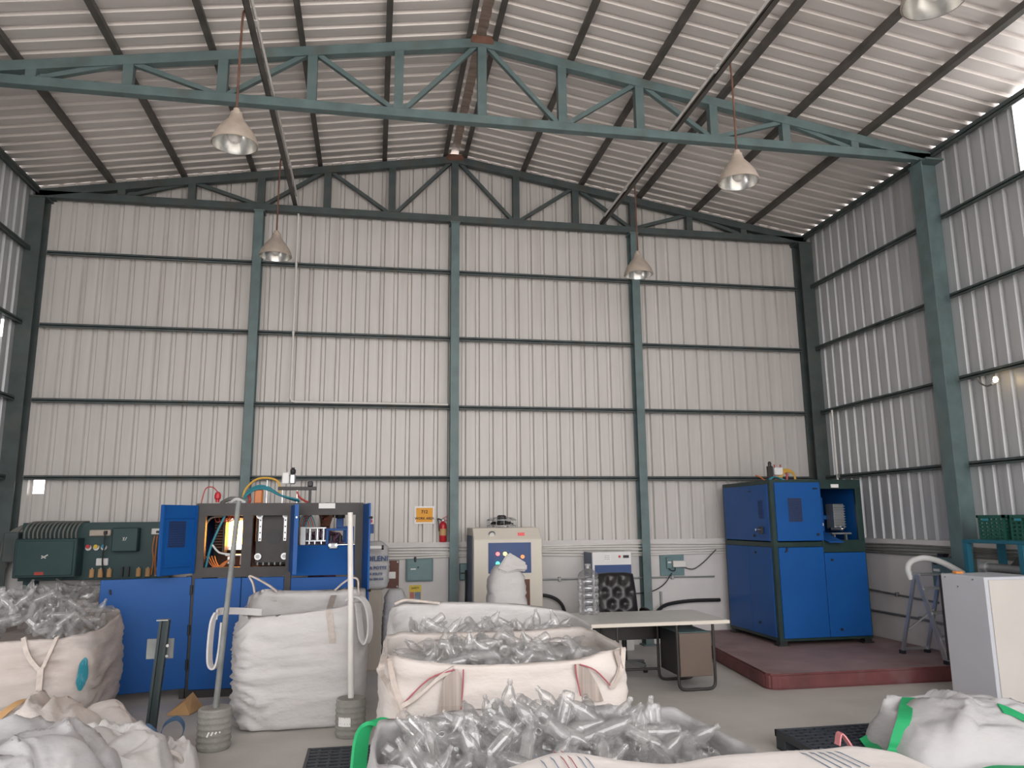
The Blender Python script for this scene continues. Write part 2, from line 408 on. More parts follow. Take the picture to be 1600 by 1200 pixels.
# columns
def ibeam(mb, x, y, z0, z1, w, d, axis='y', t=.014):
    """I section, flange width w, depth d along axis"""
    if axis == 'y':
        mb.box(x-w/2, x+w/2, y-d/2, y-d/2+t, z0, z1).box(x-w/2, x+w/2, y+d/2-t, y+d/2, z0, z1).box(x-t/2, x+t/2, y-d/2+t, y+d/2-t, z0, z1)
    else:
        mb.box(x-d/2, x-d/2+t, y-w/2, y+w/2, z0, z1).box(x+d/2-t, x+d/2, y-w/2, y+w/2, z0, z1).box(x-d/2+t, x+d/2-t, y-t/2, y+t/2, z0, z1)
    return mb
def column(x, y, z1, w, d, label, axis='y', m='darkteal', group=None):
    t = thing('steel_column', label, 'column', (x, y, 0), group)
    ibeam(MB(), x, y, 0, z1, w, d, axis).build('shaft', M[m], t)
    MB().box(x-w*.62, x+w*.62, y-d*.55, y+d*.55, z1, z1+.025).build('cap_plate', M[m], t, bev=.003)
    MB().box(x-w*.8, x+w*.8, y-d*.65, y+d*.65, 0, .02).build('base_plate', M[m], t)
    return t
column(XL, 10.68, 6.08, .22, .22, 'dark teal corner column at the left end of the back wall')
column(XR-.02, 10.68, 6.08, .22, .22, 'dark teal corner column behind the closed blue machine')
column(-1.67, 10.68, 6.08, .12, .18, 'slim teal wall column rising behind the open blue machine', m='teal')
column(1.11, 10.68, 6.08, .12, .18, 'slim teal wall column under the roof ridge, beside the fire extinguisher', m='teal')
column(3.87, 10.68, 6.08, .12, .18, 'slim teal wall column behind the desk chair', m='teal')
column(XR-.04, YB-BAY, 6.08, .2, .3, 'tall teal side wall column carrying the nearer roof truss', 'x', 'teal')

# trusses
def truss(y, label, m, both=True):
    t = thing('roof_truss', label, 'truss', (XM, y, 6.1), 'roof trusses')
    zb = 6.17
    def ztop(x): return roof_z(x)-.15
    MB().bar((XL-.05, y, zb), (XR+.05, y, zb), .10, .10).build('bottom_chord', m, t, bev=.004)
    for s in (-1, 1):
        xe = XM+s*5.70
        MB().bar((XM, y, ztop(XM)), (xe, y, ztop(xe)), .10, .11).build('top_chord', m, t, bev=.004)
    nodes = [0, .93, 1.86, 2.78, 3.71, 4.62, 5.18]
    MB().bar((XM, y, zb), (XM, y, ztop(XM)), .10, .09, (0,1,0)).build('vertical_web', m, t)
    MB().box(XM-.13, XM+.13, y-.06, y+.06, ztop(XM)-.02, ztop(XM)+.075).build('ridge_plate', M['rust_and_glow'], t, bev=.004)
    for s in (-1, 1):
        for dx in nodes[1:]:
            x = XM+s*dx
            MB().bar((x, y, zb), (x, y, ztop(x)), .10, .09, (0,1,0)).build('vertical_web', m, t)
        for a, b in ((0,1),(2,1),(2,3),(4,3),(4,5)):          # top node -> bottom node
            xa = XM+s*nodes[a]; xb = XM+s*nodes[b]
            da = .06 if xb > xa else -.06
            MB().bar((xa+da, y, ztop(xa)-.03), (xb-da, y, zb+.05), .05, .055, (0,1,0)).build('diagonal_web', m, t)
    for x in (XL+.02, XR-.02):
        MB().box(x-.16, x+.16, y-.08, y+.08, 6.107, 6.125).build('gusset_plate', m, t)
    return t
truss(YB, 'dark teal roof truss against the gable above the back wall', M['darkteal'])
truss(YB-BAY, 'teal roof truss spanning the hall nearer the viewer', M['teal'])

# conduit carriers along the hall and the pendant lamps that hang from them
def carrier(x, s, lab):
    t = thing('lamp_rail', lab, 'rail', (x, 5, 6.23), 'lamp rails')
    MB().box(x-.03, x+.03, -1.5, 10.72, 6.225, 6.233).box(x-.03, x-.024, -1.5, 10.72, 6.225, 6.285).build('angle_bar', M['purlin'], t)
    MB().cyl((x+.045*s, -1.5, 6.262), (x+.045*s, 10.4, 6.262), .016, 8).build('conduit', M['pvc'], t, smooth=True)
    for y in (3.90, 6.57, 9.45):
        MB().box(x+.02*s-.04, x+.02*s+.04, y-.05, y+.05, 6.24, 6.29).build('junction_box', M['pvc'], t, bev=.006)
carrier(-1.19, 1, 'steel angle and white conduit running to the back wall, left of the ridge')
carrier(3.39, -1, 'steel angle and white conduit running to the back wall, right of the ridge')
def lamp(x, y, s, lab):
    z = 4.98
    t = thing('pendant_lamp', lab, 'lamp', (x, y, z), 'industrial pendant lamps')
    out = [(.19,0),(.197,.004),(.192,.03),(.172,.085),(.142,.135),(.105,.185),(.075,.222),(.066,.235),(.058,.262),(.05,.275)]
    MB().lathe(out, (x,y,z), 32, closed=False).build('shade', M['beige'], t, smooth=True)
    inn = [(.188,.002),(.183,.03),(.164,.082),(.134,.13),(.098,.178),(.066,.215),(.02,.222)]
    MB().lathe(inn, (x,y,z), 32, closed=False).build('reflector', M['mirror'], t, smooth=True)
    MB().lathe([(.0,.015),(.03,.02),(.055,.05),(.062,.085),(.052,.12),(.03,.15),(.022,.2)], (x,y,z), 18, closed=False).build('bulb', M['bulb'], t, smooth=True)
    MB().lathe([(.052,.27),(.05,.3),(.03,.31),(.028,.335),(.014,.34)], (x,y,z), 16).build('socket_cap', M['beige'], t, smooth=True)
    p = [(x,y,z+.33),(x,y,5.9),(x+.005*s,y,6.2),(x+.012*s,y+.02,6.29),(x+.05*s,y+.06,6.31),(x+.06*s,y+.12,6.285)]
    MB().tube(smoothpath(p,5), .0105, 8).build('suspension_rod', M['rust_and_glow'], t, smooth=True)
for y, d in ((6.45, 'large in view, hanging below the nearer truss, left of the ridge'), (9.33, 'small in view, before the back wall, left of the ridge')):
    lamp(-1.25, y, 1, 'beige pendant lamp '+d)
for y, d in ((6.45, 'large in view, hanging below the nearer truss, right of the ridge'), (9.33, 'small in view, before the back wall, right of the ridge'), (3.78, 'cut off by the top edge of the picture')):
    lamp(3.45, y, -1, 'beige pendant lamp '+d)
#@@PART2
# ------------------------------------------------------------------ plinth and the closed blue machine on it
pl = MB()
pts = [(4.06,7.74),(4.09,7.67),(4.16,7.63),(6.55,7.62),(6.55,7.95),(6.795,7.95),(6.795,10.75),(4.42,10.75)]
nn_ = len(pts)
pl.add([(x,y,0) for x,y in pts]+[(x,y,.16) for x,y in pts], [tuple(reversed(range(nn_))), tuple(range(nn_,2*nn_))]+[(i,(i+1)%nn_,nn_+(i+1)%nn_,nn_+i) for i in range(nn_)])
pl.mi = [0,1]+[0]*nn_
plo = pl.build('concrete_plinth', [M['plinth'], M['plinth_top']], bev=.02, seg=2)
tag(plo, 'low red oxide painted concrete plinth under the closed blue machine', 'plinth')

def panel(mb, x0, x1, y, z0, z1, t=.02): return mb.box(x0, x1, y-t, y, z0, z1)
def vent(x0, x1, y, z0, z1, m, parent, nx=9, nz=12, flip=None):
    """perforated grille: black plate painting the inner shade behind a lattice of thin bars"""
    f = flip or (lambda p: p)
    b = MB(); 
    def bx(x0,x1,y0,y1,z0,z1):
        c = MB().box(x0,x1,y0,y1,z0,z1); b.add([f(Vector(v)) for v in c.v], c.f)
    bx(x0, x1, y-.001, y+.001, z0, z1)
    v = b.build('vent_shade_plate', M['black'], parent)  # flat black plate, shade of the vent opening painted on
    b = MB()
    def bx2(x0,x1,y0,y1,z0,z1):
        c = MB().box(x0,x1,y0,y1,z0,z1); b.add([f(Vector(v)) for v in c.v], c.f)
    for i in range(nx+1):
        x = x0+(x1-x0)*i/nx; bx2(x-.003, x+.003, y-.006, y-.002, z0, z1)
    for i in range(nz+1):
        z = z0+(z1-z0)*i/nz; bx2(x0, x1, y-.006, y-.002, z-.003, z+.003)
    b.build('vent_mesh', m, v)
def lock(x, y, z, parent, m='steel', d=(0,-1,0)):
    d = Vector(d); p = Vector((x,y,z))
    MB().cyl(p, p+d*.015, .017, 14).build('lock', M['black'], parent, smooth=True)

def pneumatics(x, y, z, parent, big=True, s=1.0):
    """valves, rods and coloured air hoses on a machine's top"""
    if big:
        MB().box(x+.02, x+.10, y-.04, y+.04, z+.22, z+.35).build('air_filter_bowl', M['white'], parent, bev=.01)
        MB().lathe([(.022,0),(.03,.01),(.03,.05),(.018,.06),(.018,.075)], (x+.135,y,z+.33), 14).build('regulator_knob', M['black'], parent, smooth=True)
        MB().box(x+.105, x+.165, y-.035, y+.035, z+.22, z+.33).build('regulator_body', M['alu'], parent, bev=.01)
        MB().box(x-.02, x+.40, y-.02, y+.02, z+.15, z+.19).build('support_bar', M['frame_black'], parent, bev=.003)
        MB().box(x+.30, x+.36, y-.03, y+.03, z+.19, z+.25).build('valve_block', M['black'], parent, bev=.008)
        MB().box(x+.315, x+.345, y-.015, y+.015, z, z+.15).build('support_post', M['frame_black'], parent)
        for dx in (-.14, .03, .19):
            MB().cyl((x+dx, y, z), (x+dx, y, z+(.15 if dx > -.1 else .26)), .009, 10).build('guide_rod', M['chrome'], parent, smooth=True)
        MB().box(x-.27, x-.18, y-.04, y+.04, z, z+.16).build('hose_manifold', M['orangehose'], parent, bev=.012)
        hose([(x-.40,y,z+.02),(x-.37,y,z+.16),(x-.26,y,z+.27),(x-.12,y-.01,z+.285),(x-.02,y,z+.24),(x+.0,y,z+.12)], .012, 'air_hose', M['yellowhose'], parent)
        for k in range(3):
            hose([(x-.38,y-.03*k,z+.10-.02*k),(x-.27,y-.03*k,z+.19-.02*k),(x-.14,y-.03*k,z+.19-.015*k),(x+.02,y-.03*k,z+.09),(x+.22,y-.03*k,z+.02+.01*k)], .011, 'air_hose', M['tealhose'], parent)
        hose([(x+.19,y,z+.14),(x+.21,y,z+.08),(x+.28,y,z+.03),(x+.34,y,z+.01)], .012, 'air_hose', M['redhose'], parent)
        hose([(x-.35,y,z+.12),(x-.32,y+.02,z+.05),(x-.33,y,z)], .016, 'air_hose', M['redhose'], parent)
        hose([(x-.62,y,z+.01),(x-.52,y-.05,z+.055),(x-.42,y-.05,z+.05),(x-.35,y-.04,z+.03)], .022, 'air_hose', M['greycable'], parent)
        hose([(x-.50,y-.06,z+.02),(x-.44,y-.08,z+.05),(x-.36,y-.06,z+.01)], .02, 'air_hose', M['foam'], parent)
        # red beacon with its wire
        MB().lathe([(.02,0),(.022,.03),(.033,.04),(.036,.075),(.026,.105),(.008,.115)], (x-.66,y,z+.02), 16).build('warning_beacon', M['red'], parent, smooth=True)
        hose([(x-.66,y,z+.13),(x-.72,y,z+.185),(x-.79,y,z+.17),(x-.82,y,z+.06),(x-.83,y,z)], .006, 'beacon_wire', M['redhose'], parent)
    else:
        MB().box(x-.02, x+.055, y-.03, y+.03, z, z+.22).build('valve_block', M['frame_black'], parent, bev=.01)
        MB().lathe([(.02,0),(.025,.05),(.015,.07)], (x+.02,y,z+.21), 12).build('regulator_knob', M['black'], parent, smooth=True)
        MB().box(x+.075, x+.20, y-.035, y+.035, z+.09, z+.20).build('air_filter_bowl', M['white'], parent, bev=.012)
        for dx in (.09, .18): MB().cyl((x+dx,y,z), (x+dx,y,z+.24), .01, 10).build('guide_rod', M['redhose'], parent, smooth=True)
        for k in range(4):
            r = .10+.012*k
            hose([(x+.27+r*math.cos(a), y-.03+.015*k, z+.02+r*math.sin(a)+.02) for a in [PI*(.95-i*.16) for i in range(7)]], .011, 'air_hose', M['yellowhose'], parent)
        for k in range(3):
            hose([(x-.05,y-.05-.02*k,z+.01),(x+.02,y-.05-.02*k,z+.06),(x+.12,y-.05,z+.05),(x+.22,y-.05-.02*k,z+.01)], .012, 'air_hose', M['tealhose'], parent)
        hose([(x+.26,y,z+.01),(x+.27,y,z+.10),(x+.24,y,z+.15)], .016, 'air_hose', M['redhose'], parent)
        hose([(x-.06,y,z+.01),(x-.12,y,z+.06),(x-.20,y,z+.09)], .009, 'air_hose', M['orangehose'], parent)

X0, X1, Y0, Y1, Z0, Z1 = 5.08, 6.36, 9.20, 10.55, .25, 2.235
m2 = thing('bottle_blowing_machine', 'closed blue cabinet machine standing on the red plinth', 'machine', ((X0+X1)/2, 9.9, .16))
fr = MB()
for x in (X0+.02, X1-.02):
    for y in (Y0+.02, Y1-.02): fr.box(x-.03, x+.03, y-.03, y+.03, Z0-.03, Z1)
for z in (Z0, 1.41, Z1-.025):
    for y in (Y0+.02, Y1-.02): fr.box(X0, X1, y-.028, y+.028, z-.03, z+.03)
    for x in (X0+.02, X1-.02): fr.box(x-.028, x+.028, Y0, Y1, z-.03, z+.03)
fr.build('frame', M['greenblack'], m2)
for x in (X0+.05, X1-.05):
    for y in (Y0+.06, Y1-.06):
        MB().box(x-.05, x+.05, y-.05, y+.05, .16, .23).box(x-.075, x+.075, y-.06, y+.06, .16, .175).build('foot', M['black'], m2)
MB().box(X0+.01, X1-.01, Y0+.01, Y1-.01, Z1-.01, Z1+.004).build('top_panel', M['greenblack'], m2)
# front: upper door, open hatch, two lower doors
d = MB().box(X0+.045, 5.77, Y0-.03, Y0-.005, 1.455, Z1-.03).build('upper_door', M['blue'], m2, bev=.004)
vent(5.30, 5.485, Y0-.031, 1.70, 2.00, M['navy'], d)
MB().box(5.66, 5.73, Y0-.045, Y0-.03, 2.115, 2.13).build('handle', M['black'], d, bev=.004)
lock(5.69, Y0-.03, 1.535, d)
d = MB().box(X0+.045, 5.755, Y0-.03, Y0-.005, .255, 1.375).build('lower_door', M['blue'], m2, bev=.004)
hose([(5.235,Y0-.035,1.375),(5.23,Y0-.05,1.345),(5.20,Y0-.045,1.315)], .006, 'key_cord', M['ink'], d)
MB().box(5.225,5.245,Y0-.045,Y0-.03,1.32,1.37).build('key', M['black'], d)
d = MB().box(5.762, X1-.01, Y0-.03, Y0-.005, .255, 1.30).build('lower_door', M['blue'], m2, bev=.004)
lock(5.86, Y0-.03, 1.21, d); lock(5.92, Y0-.03, .345, d)
MB().box(5.755, X1, Y0-.025, Y0-.0, 1.305, 1.46).build('middle_rail', M['greenblack'], m2, bev=.003)
MB().box(5.775, X1, Y0-.027, Y0-.0, 2.12, Z1).build('hatch_header', M['greenblack'], m2, bev=.003)
MB().box(6.28, X1, Y0-.027, Y0-.0, 1.44, 2.13).build('hatch_post', M['greenblack'], m2, bev=.003)
MB().box(5.93, 6.04, Y0-.032, Y0-.027, 2.135, 2.18).build('name_label', M['paper'], m2)
# inside the hatch
MB().box(5.77, 5.79, Y0, Y1-.1, 1.44, 2.2).box(5.77, X1-.06, Y1-.14, Y1-.1, 1.44, 2.2).build('inner_wall', M['navy'], m2)
MB().box(5.79, X1-.05, Y0+.02, Y1-.12, 1.43, 1.45).build('inner_floor', M['greenblack'], m2)
MB().add([(5.775,9.06,1.43),(5.98,9.06,1.43),(5.98,9.5,1.56),(5.775,9.5,1.56),(5.775,9.06,1.442),(5.98,9.06,1.442),(5.98,9.5,1.572),(5.775,9.5,1.572)], [(3,2,1,0),(4,5,6,7),(0,1,5,4),(1,2,6,5),(2,3,7,6),(3,0,4,7)]).build('discharge_tray', M['blue'], m2)
MB().box(5.93, 6.04, 9.55, 9.62, 1.45, 2.02).box(5.83,6.2,9.6,9.64,1.72,1.78).build('mould_post', M['blue'], m2, bev=.01)
mg = MB().box(6.10, 6.26, 9.42, 9.60, 1.60, 1.93).build('motor', M['steel'], m2, bev=.008)
for k in range(9): MB().box(6.095, 6.265, 9.41, 9.42, 1.62+k*.034, 1.632+k*.034).build('cooling_fin', M['alu'], mg)
MB().cyl((5.98,9.34,1.60),(6.14,9.34,1.60),.02,12).cyl((6.14,9.34,1.60),(6.16,9.34,1.60),.035,12).build('cylinder', M['chrome'], m2, smooth=True)
MB().box(5.98, 6.26, 9.3, 9.42, 1.53, 1.55).box(6.03,6.05,9.34,9.38,1.45,1.53).box(6.2,6.22,9.34,9.38,1.45,1.53).build('cylinder_stand', M['steel'], m2)
MB().lathe([(.0,-.025),(.018,-.018),(.025,0),(.018,.018),(0,.025)], (5.84,9.3,1.66), 12, closed=False).build('knob', M['white'], m2, smooth=True)
MB().box(X1-.02, X1, Y0+.03, Y1-.03, .26, 2.2).build('right_panel', M['blue'], m2)
MB().box(X0+.02, X1-.02, Y1-.02, Y1, .26, 2.2).build('back_panel', M['blue'], m2)
# left side panels
sp = MB().box(X0-.018, X0-.002, Y0+.055, Y1-.03, 1.455, Z1-.05).build('upper_side_panel', M['blue'], m2, bev=.003)
fl2 = lambda p: Vector((X0-.019-(9.9-p.y)*1.0+.0, p.x, p.z))
def sideflip(p): return Vector((X0-.019+(p.y-0), p.x, p.z))
vent(9.40, 9.50, 0, 1.74, 1.98, M['navy'], sp, 6, 12, sideflip)
MB().box(X0-.05, X0-.018, 9.40, 9.49, 1.545, 1.64).build('air_inlet', M['black'], sp, bev=.006)
MB().cyl((X0-.05,9.45,1.60),(X0-.11,9.45,1.60),.016,12).build('air_nipple', M['chrome'], sp, smooth=True)
lock(X0-.018, 9.66, 1.52, sp, d=(-1,0,0)); 
MB().box(X0-.03, X0-.018, 9.70, 9.76, 2.10, 2.115).build('handle', M['black'], sp)
for a, b in ((Y0+.055, 9.86), (9.868, Y1-.03)):
    sp = MB().box(X0-.018, X0-.002, a, b, .26, 1.375).build('lower_side_panel', M['blue'], m2, bev=.003)
    if a < 9.5: lock(X0-.018, 9.66, 1.30, sp, d=(-1,0,0)); lock(X0-.018, 9.66, .40, sp, d=(-1,0,0))
pneumatics(5.38, 9.75, Z1+.004, m2, big=False)

# ------------------------------------------------------------------ the open blue machine
AX0, AX1, AY0, AY1 = -1.83, -.10, 8.60, 9.55
ZM, ZT = 1.19, 1.955
m1 = thing('bottle_blowing_machine', 'blue machine with open doors and a glowing orange heater inside', 'machine', (-.96, 9.1, 0))
fr = MB()
for x in (AX0+.05, AX1-.03):
    fr.box(x-.05, x+.05 if x < -1 else x+.03, AY0, AY0+.08, 0, ZT); fr.box(x-.03, x+.03, AY1-.06, AY1, 0, ZT)
fr.box(-1.355, -1.255, AY0, AY0+.08, ZM, ZT)
fr.box(-.90, -.84, AY0, AY0+.06, 0, ZT)
fr.box(AX0, AX1, AY0-.004, AY0+.08, ZT-.13, ZT).box(AX0, -.84, AY0-.004, AY0+.08, ZM, ZM+.10)
fr.box(AX0, AX1, AY1-.06, AY1, ZT-.10, ZT).box(AX0, AX0+.06, AY0, AY1, ZT-.10, ZT).box(AX1-.06, AX1, AY0, AY1, ZT-.10, ZT)
fr.box(AX0, AX1, AY0+.01, AY1, .0, .08)
fr.build('frame', M['frame_black'], m1)
MB().box(AX0+.02, -.9, AY0+.05, AY1-.03, ZT-.02, ZT+.002).build('top_plate', M['frame_black'], m1)
MB().box(.0-.575, -.40, AY0-.009, AY0-.004, ZT-.06, ZT-.005).build('name_label', M['paper'], m1)
MB().box(AX0+.03, -.85, AY1-.05, AY1-.03, ZM, ZT-.02).box(-.87,-.85,AY0+.06,AY1-.03,ZM,ZT-.02).build('inner_wall', M['rust_and_glow'], m1)  # brown colour stands in for the heater's orange glow on these walls
MB().box(AX0+.02, AX0+.03, AY0+.08, AY1-.05, ZM, ZT-.05).build('inner_wall', M['navy'], m1)
# lower panels and base
MB().box(AX0-.055, AX0-.005, AY0-.01, AY0+.05, 0, ZM+.02).build('hinge_post', M['frame_black'], m1, bev=.003)
MB().box(-1.80, -1.338, AY0-.024, AY0-.004, .085, ZM-.008).build('lower_door', M['blue'], m1, bev=.004)
MB().box(-1.332, -.905, AY0-.024, AY0-.004, .085, ZM-.008).build('lower_door', M['blue'], m1, bev=.004)
MB().box(-.835, AX1-.065, AY0-.02, AY0-.002, .085, ZM-.02).build('lower_door', M['blue'], m1, bev=.004)
MB().box(AX1-.012, AX1-.002, AY0+.02, AY1, .085, ZM).build('side_panel', M['blue'], m1)
MB().box(AX0+.002, AX0+.012, AY0+.09, AY1, .085, ZM).build('side_panel', M['blue'], m1)
# opened doors
def hung(hx, hy, fx, fy, z0, z1, name, t=.022):
    a = Vector((hx,hy,0)); b = Vector((fx,fy,0)); d = (b-a).normalized(); n = Vector((d.y,-d.x,0))
    if n.y > 0: n = -n
    def W(s, o, z): p = a+d*s+n*o; return Vector((p.x,p.y,z))
    w = (b-a).length
    mb = MB(); mb.add([W(0,0,z0),W(w,0,z0),W(w,-t,z0),W(0,-t,z0),W(0,0,z1),W(w,0,z1),W(w,-t,z1),W(0,-t,z1)], [(0,3,2,1),(4,5,6,7),(0,1,5,4),(1,2,6,5),(2,3,7,6),(3,0,4,7)])
    return mb.build(name, M['blue'], m1, bev=.004), W, w
d, W, w = hung(AX0, AY0-.01, -2.635, 8.36, .10, 1.20, 'open_lower_door')
MB().tube([W(w-.09,.0,1.10),W(w-.09,.02,1.10),W(w-.10,.022,1.06)], .009, 8).build('latch', M['black'], d)
for z in (.28, .62, 1.02): MB().cyl(W(.0,.012,z), W(.0,.012,z+.10), .012, 10).build('hinge', M['black'], d)
d, W, w = hung(AX0, AY0-.01, -2.075, 8.22, 1.235, 1.935, 'open_upper_door')
for z in (1.31, 1.80):
    mb = MB(); mb.add([W(.01,.001,z),W(w-.02,.001,z),W(w-.02,.012,z),W(.01,.012,z),W(.01,.001,z+.022),W(w-.02,.001,z+.022),W(w-.02,.012,z+.022),W(.01,.012,z+.022)], [(0,3,2,1),(4,5,6,7),(0,1,5,4),(1,2,6,5),(2,3,7,6),(3,0,4,7)]); mb.build('stiffener', M['blue'], d)
def f3(p): return W(p.x, -p.y+.0, p.z)
vent(.13, w-.10, 0, 1.51, 1.77, M['navy'], d, 11, 11, f3)
for s0, s1 in ((0,.015),(w-.015,w)):
    MB().add([W(s0,.0,1.235),W(s1,.0,1.235),W(s1,.03,1.235),W(s0,.03,1.235),W(s0,.0,1.935),W(s1,.0,1.935),W(s1,.03,1.935),W(s0,.03,1.935)], [(0,3,2,1),(4,5,6,7),(0,1,5,4),(1,2,6,5),(2,3,7,6),(3,0,4,7)]).build('door_rim', M['blue'], d)
d, W, w = hung(-.865, AY0-.01, -.755, 8.10, 1.235, 1.93, 'open_middle_door', .02)
MB().box(-.775, -.735, 8.085, 8.105, 1.235, 1.93).build('door_rim', M['blue'], d)
for z in (1.80,): MB().cyl((-.755,8.083,z),(-.755,8.08,z),.008,8).build('rivet', M['chrome'], d)
d, W, w = hung(AX1, AY0-.01, -.035, 8.12, .80, 1.94, 'open_side_door', .02)
for z in (1.06, 1.79): MB().cyl((-.03,8.13,z),(.0,8.12,z),.014,8).build('latch', M['black'], d)
# heater compartment
hz = MB().box(-1.62, -1.34, 9.18, 9.20, 1.45, 1.86).build('heater_reflector', M['chrome'], m1)
for k in range(9):
    z = 1.505+k*.031
    MB().cyl((-1.575,9.08,z),(-1.375,9.08,z),.0125,10).build('heater_tube', M['heat'], m1, smooth=True)
MB().box(-1.625,-1.60,9.02,9.20,1.42,1.86).box(-1.36,-1.335,9.02,9.20,1.42,1.86).box(-1.625,-1.335,9.02,9.2,1.80,1.84).build('heater_frame', M['frame_black'], m1)
for k in range(10): MB().box(-1.72,-1.63,9.05,9.06,1.48+k*.03,1.49+k*.03).build('oven_louvre', M['rust_and_glow'], m1)
MB().box(-1.50,-1.45,8.95,9.0,1.77,1.87).build('preform_holder', M['black'], m1)
for x in (-1.48,-1.40): MB().lathe([(.014,0),(.016,.02),(.012,.10),(.0,.115)], (x,8.92,1.30), 10).build('preform', M['foam'], m1, smooth=True)
MB().box(-1.55,-1.36,8.80,8.84,1.40,1.415).box(-1.52,-1.48,8.78,8.84,1.32,1.39).build('feed_bracket', M['alu'], m1)
hose([(-1.55,8.68,1.83),(-1.62,8.66,1.66),(-1.68,8.66,1.48),(-1.72,8.68,1.27)], .012, 'air_hose', M['tealhose'], m1)
hose([(-1.58,8.70,1.82),(-1.70,8.70,1.80),(-1.76,8.7,1.70)], .010, 'air_hose', M['greycable'], m1)
hose([(-1.66,8.66,1.52),(-1.58,8.64,1.44),(-1.45,8.64,1.42)], .010, 'air_hose', M['foam'], m1)
for k in range(4):
    hose([(-1.74+.03*k,8.75,1.40),(-1.66+.02*k,8.72,1.30),(-1.58+.01*k,8.72,1.27+.02*k),(-1.50,8.74,1.36)], .006, 'wire', M['orangehose'], m1)
    hose([(-1.70+.05*k,8.85,1.84),(-1.66+.04*k,8.82,1.76),(-1.58+.03*k,8.84,1.79),(-1.52,8.9,1.83)], .005, 'wire', M['redhose'], m1)
# clamp plate with rods and strips
cp = MB().box(-1.235, -.905, 8.74, 8.80, 1.32, 1.85).build('clamp_plate', M['frame_black'], m1, bev=.005)
MB().cyl((-1.05,8.735,1.60),(-1.05,8.74,1.60),.085,28).build('bore_mark', M['black'], cp)
for x in (-1.20, -.925):
    for z in (1.39, 1.855-.03):
        MB().cyl((x,8.70,z),(x,8.74,z),.036,20).build('tie_rod_nut', M['alu'], cp, smooth=True)
        MB().cyl((x,8.69,z),(x,8.70,z),.02,16).build('tie_rod_end', M['steel'], cp, smooth=True)
for x in (-1.19, -.93):
    st = MB().box(x-.018, x+.018, 8.725, 8.74, 1.55, 1.80).build('slide_strip', M['alu'], cp, bev=.003)
    for k in range(4): MB().cyl((x,8.722,1.575+k*.066),(x,8.726,1.575+k*.066),.008,10).build('bolt', M['black'], st)
MB().box(-1.25,-.90,8.80,9.2,1.30,1.33).build('clamp_bed', M['frame_black'], m1)
for k in range(5): MB().cyl((-1.2+.06*k,8.70,1.30),(-1.2+.06*k,8.70,1.33),.010,8).build('bed_bolt', M['steel'], m1)
MB().cyl((-1.24,8.9,1.55),(-1.24,8.9,1.85),.02,12).build('heated_rod', M['rust_and_glow'], m1, smooth=True)
# right compartment: open through to the back
MB().add([(-.835,8.585,1.19),(-.17,8.585,1.19),(-.17,8.75,1.50),(-.835,8.75,1.50),(-.835,8.60,1.19),(-.17,8.60,1.19),(-.17,8.77,1.50),(-.835,8.77,1.50)], [(3,2,1,0),(4,5,6,7),(0,1,5,4),(1,2,6,5),(2,3,7,6),(3,0,4,7)]).build('sloping_chute', M['blue'], m1)
MB().box(-.835,-.17,8.76,9.5,1.46,1.50).build('machine_bed', M['navy'], m1)
for x in (-.68, -.60, -.53):
    MB().cyl((x,8.88,1.55),(x,8.88,1.675),.022,14).build('cylinder', M['chrome'], m1, smooth=True)
MB().box(-.72,-.50,8.84,8.92,1.675,1.695).box(-.72,-.50,8.84,8.92,1.535,1.555).box(-.78,-.72,8.84,8.95,1.5,1.70).build('cylinder_block', M['alu'], m1, bev=.004)
for x in (-.68, -.62, -.55): MB().cyl((x,8.83,1.51),(x,8.83,1.54),.013,10).build('fitting', M['chrome'], m1, smooth=True)
MB().box(-.50,-.255,8.80,8.86,1.655,1.68).box(-.50,-.47,8.80,8.86,1.50,1.66).box(-.285,-.255,8.80,8.86,1.50,1.66).build('bridge_bracket', M['blue'], m1, bev=.005)
for x in (-.445, -.345): MB().cyl((x,8.82,1.54),(x,8.82,1.60),.024,14).build('roller', M['black'], m1, smooth=True)
MB().box(-.46,-.365,8.70,8.77,1.46,1.525).build('mould_half', M['steel'], m1, bev=.008)
for x in (-.45, -.38): MB().cyl((x,8.69,1.50),(x,8.70,1.50),.014,12).build('mould_pin', M['chrome'], m1, smooth=True)
MB().cyl((-.40,8.74,1.50),(-.17,8.74,1.505),.010,10).build('guide_rod', M['chrome'], m1, smooth=True)
MB().box(-.40,-.32,8.95,9.03,1.68,1.79).box(-.32,-.20,8.95,9.0,1.52,1.70).build('motor_post', M['blue'], m1, bev=.006)
MB().lathe([(.05,0),(.055,.01),(.055,.10),(.045,.115)], (-.36,8.99,1.79), 18).build('motor', M['black'], m1, smooth=True)
for k in range(5):
    hose([(-.80+.015*k,8.9,1.70),(-.79+.02*k,8.88,1.78),(-.75+.02*k,8.9,1.82),(-.71+.022*k,8.9,1.70)], .007, 'air_hose', M['redhose' if k % 2 else 'tealhose'], m1)
pneumatics(-1.03, 8.95, ZT, m1, big=True)

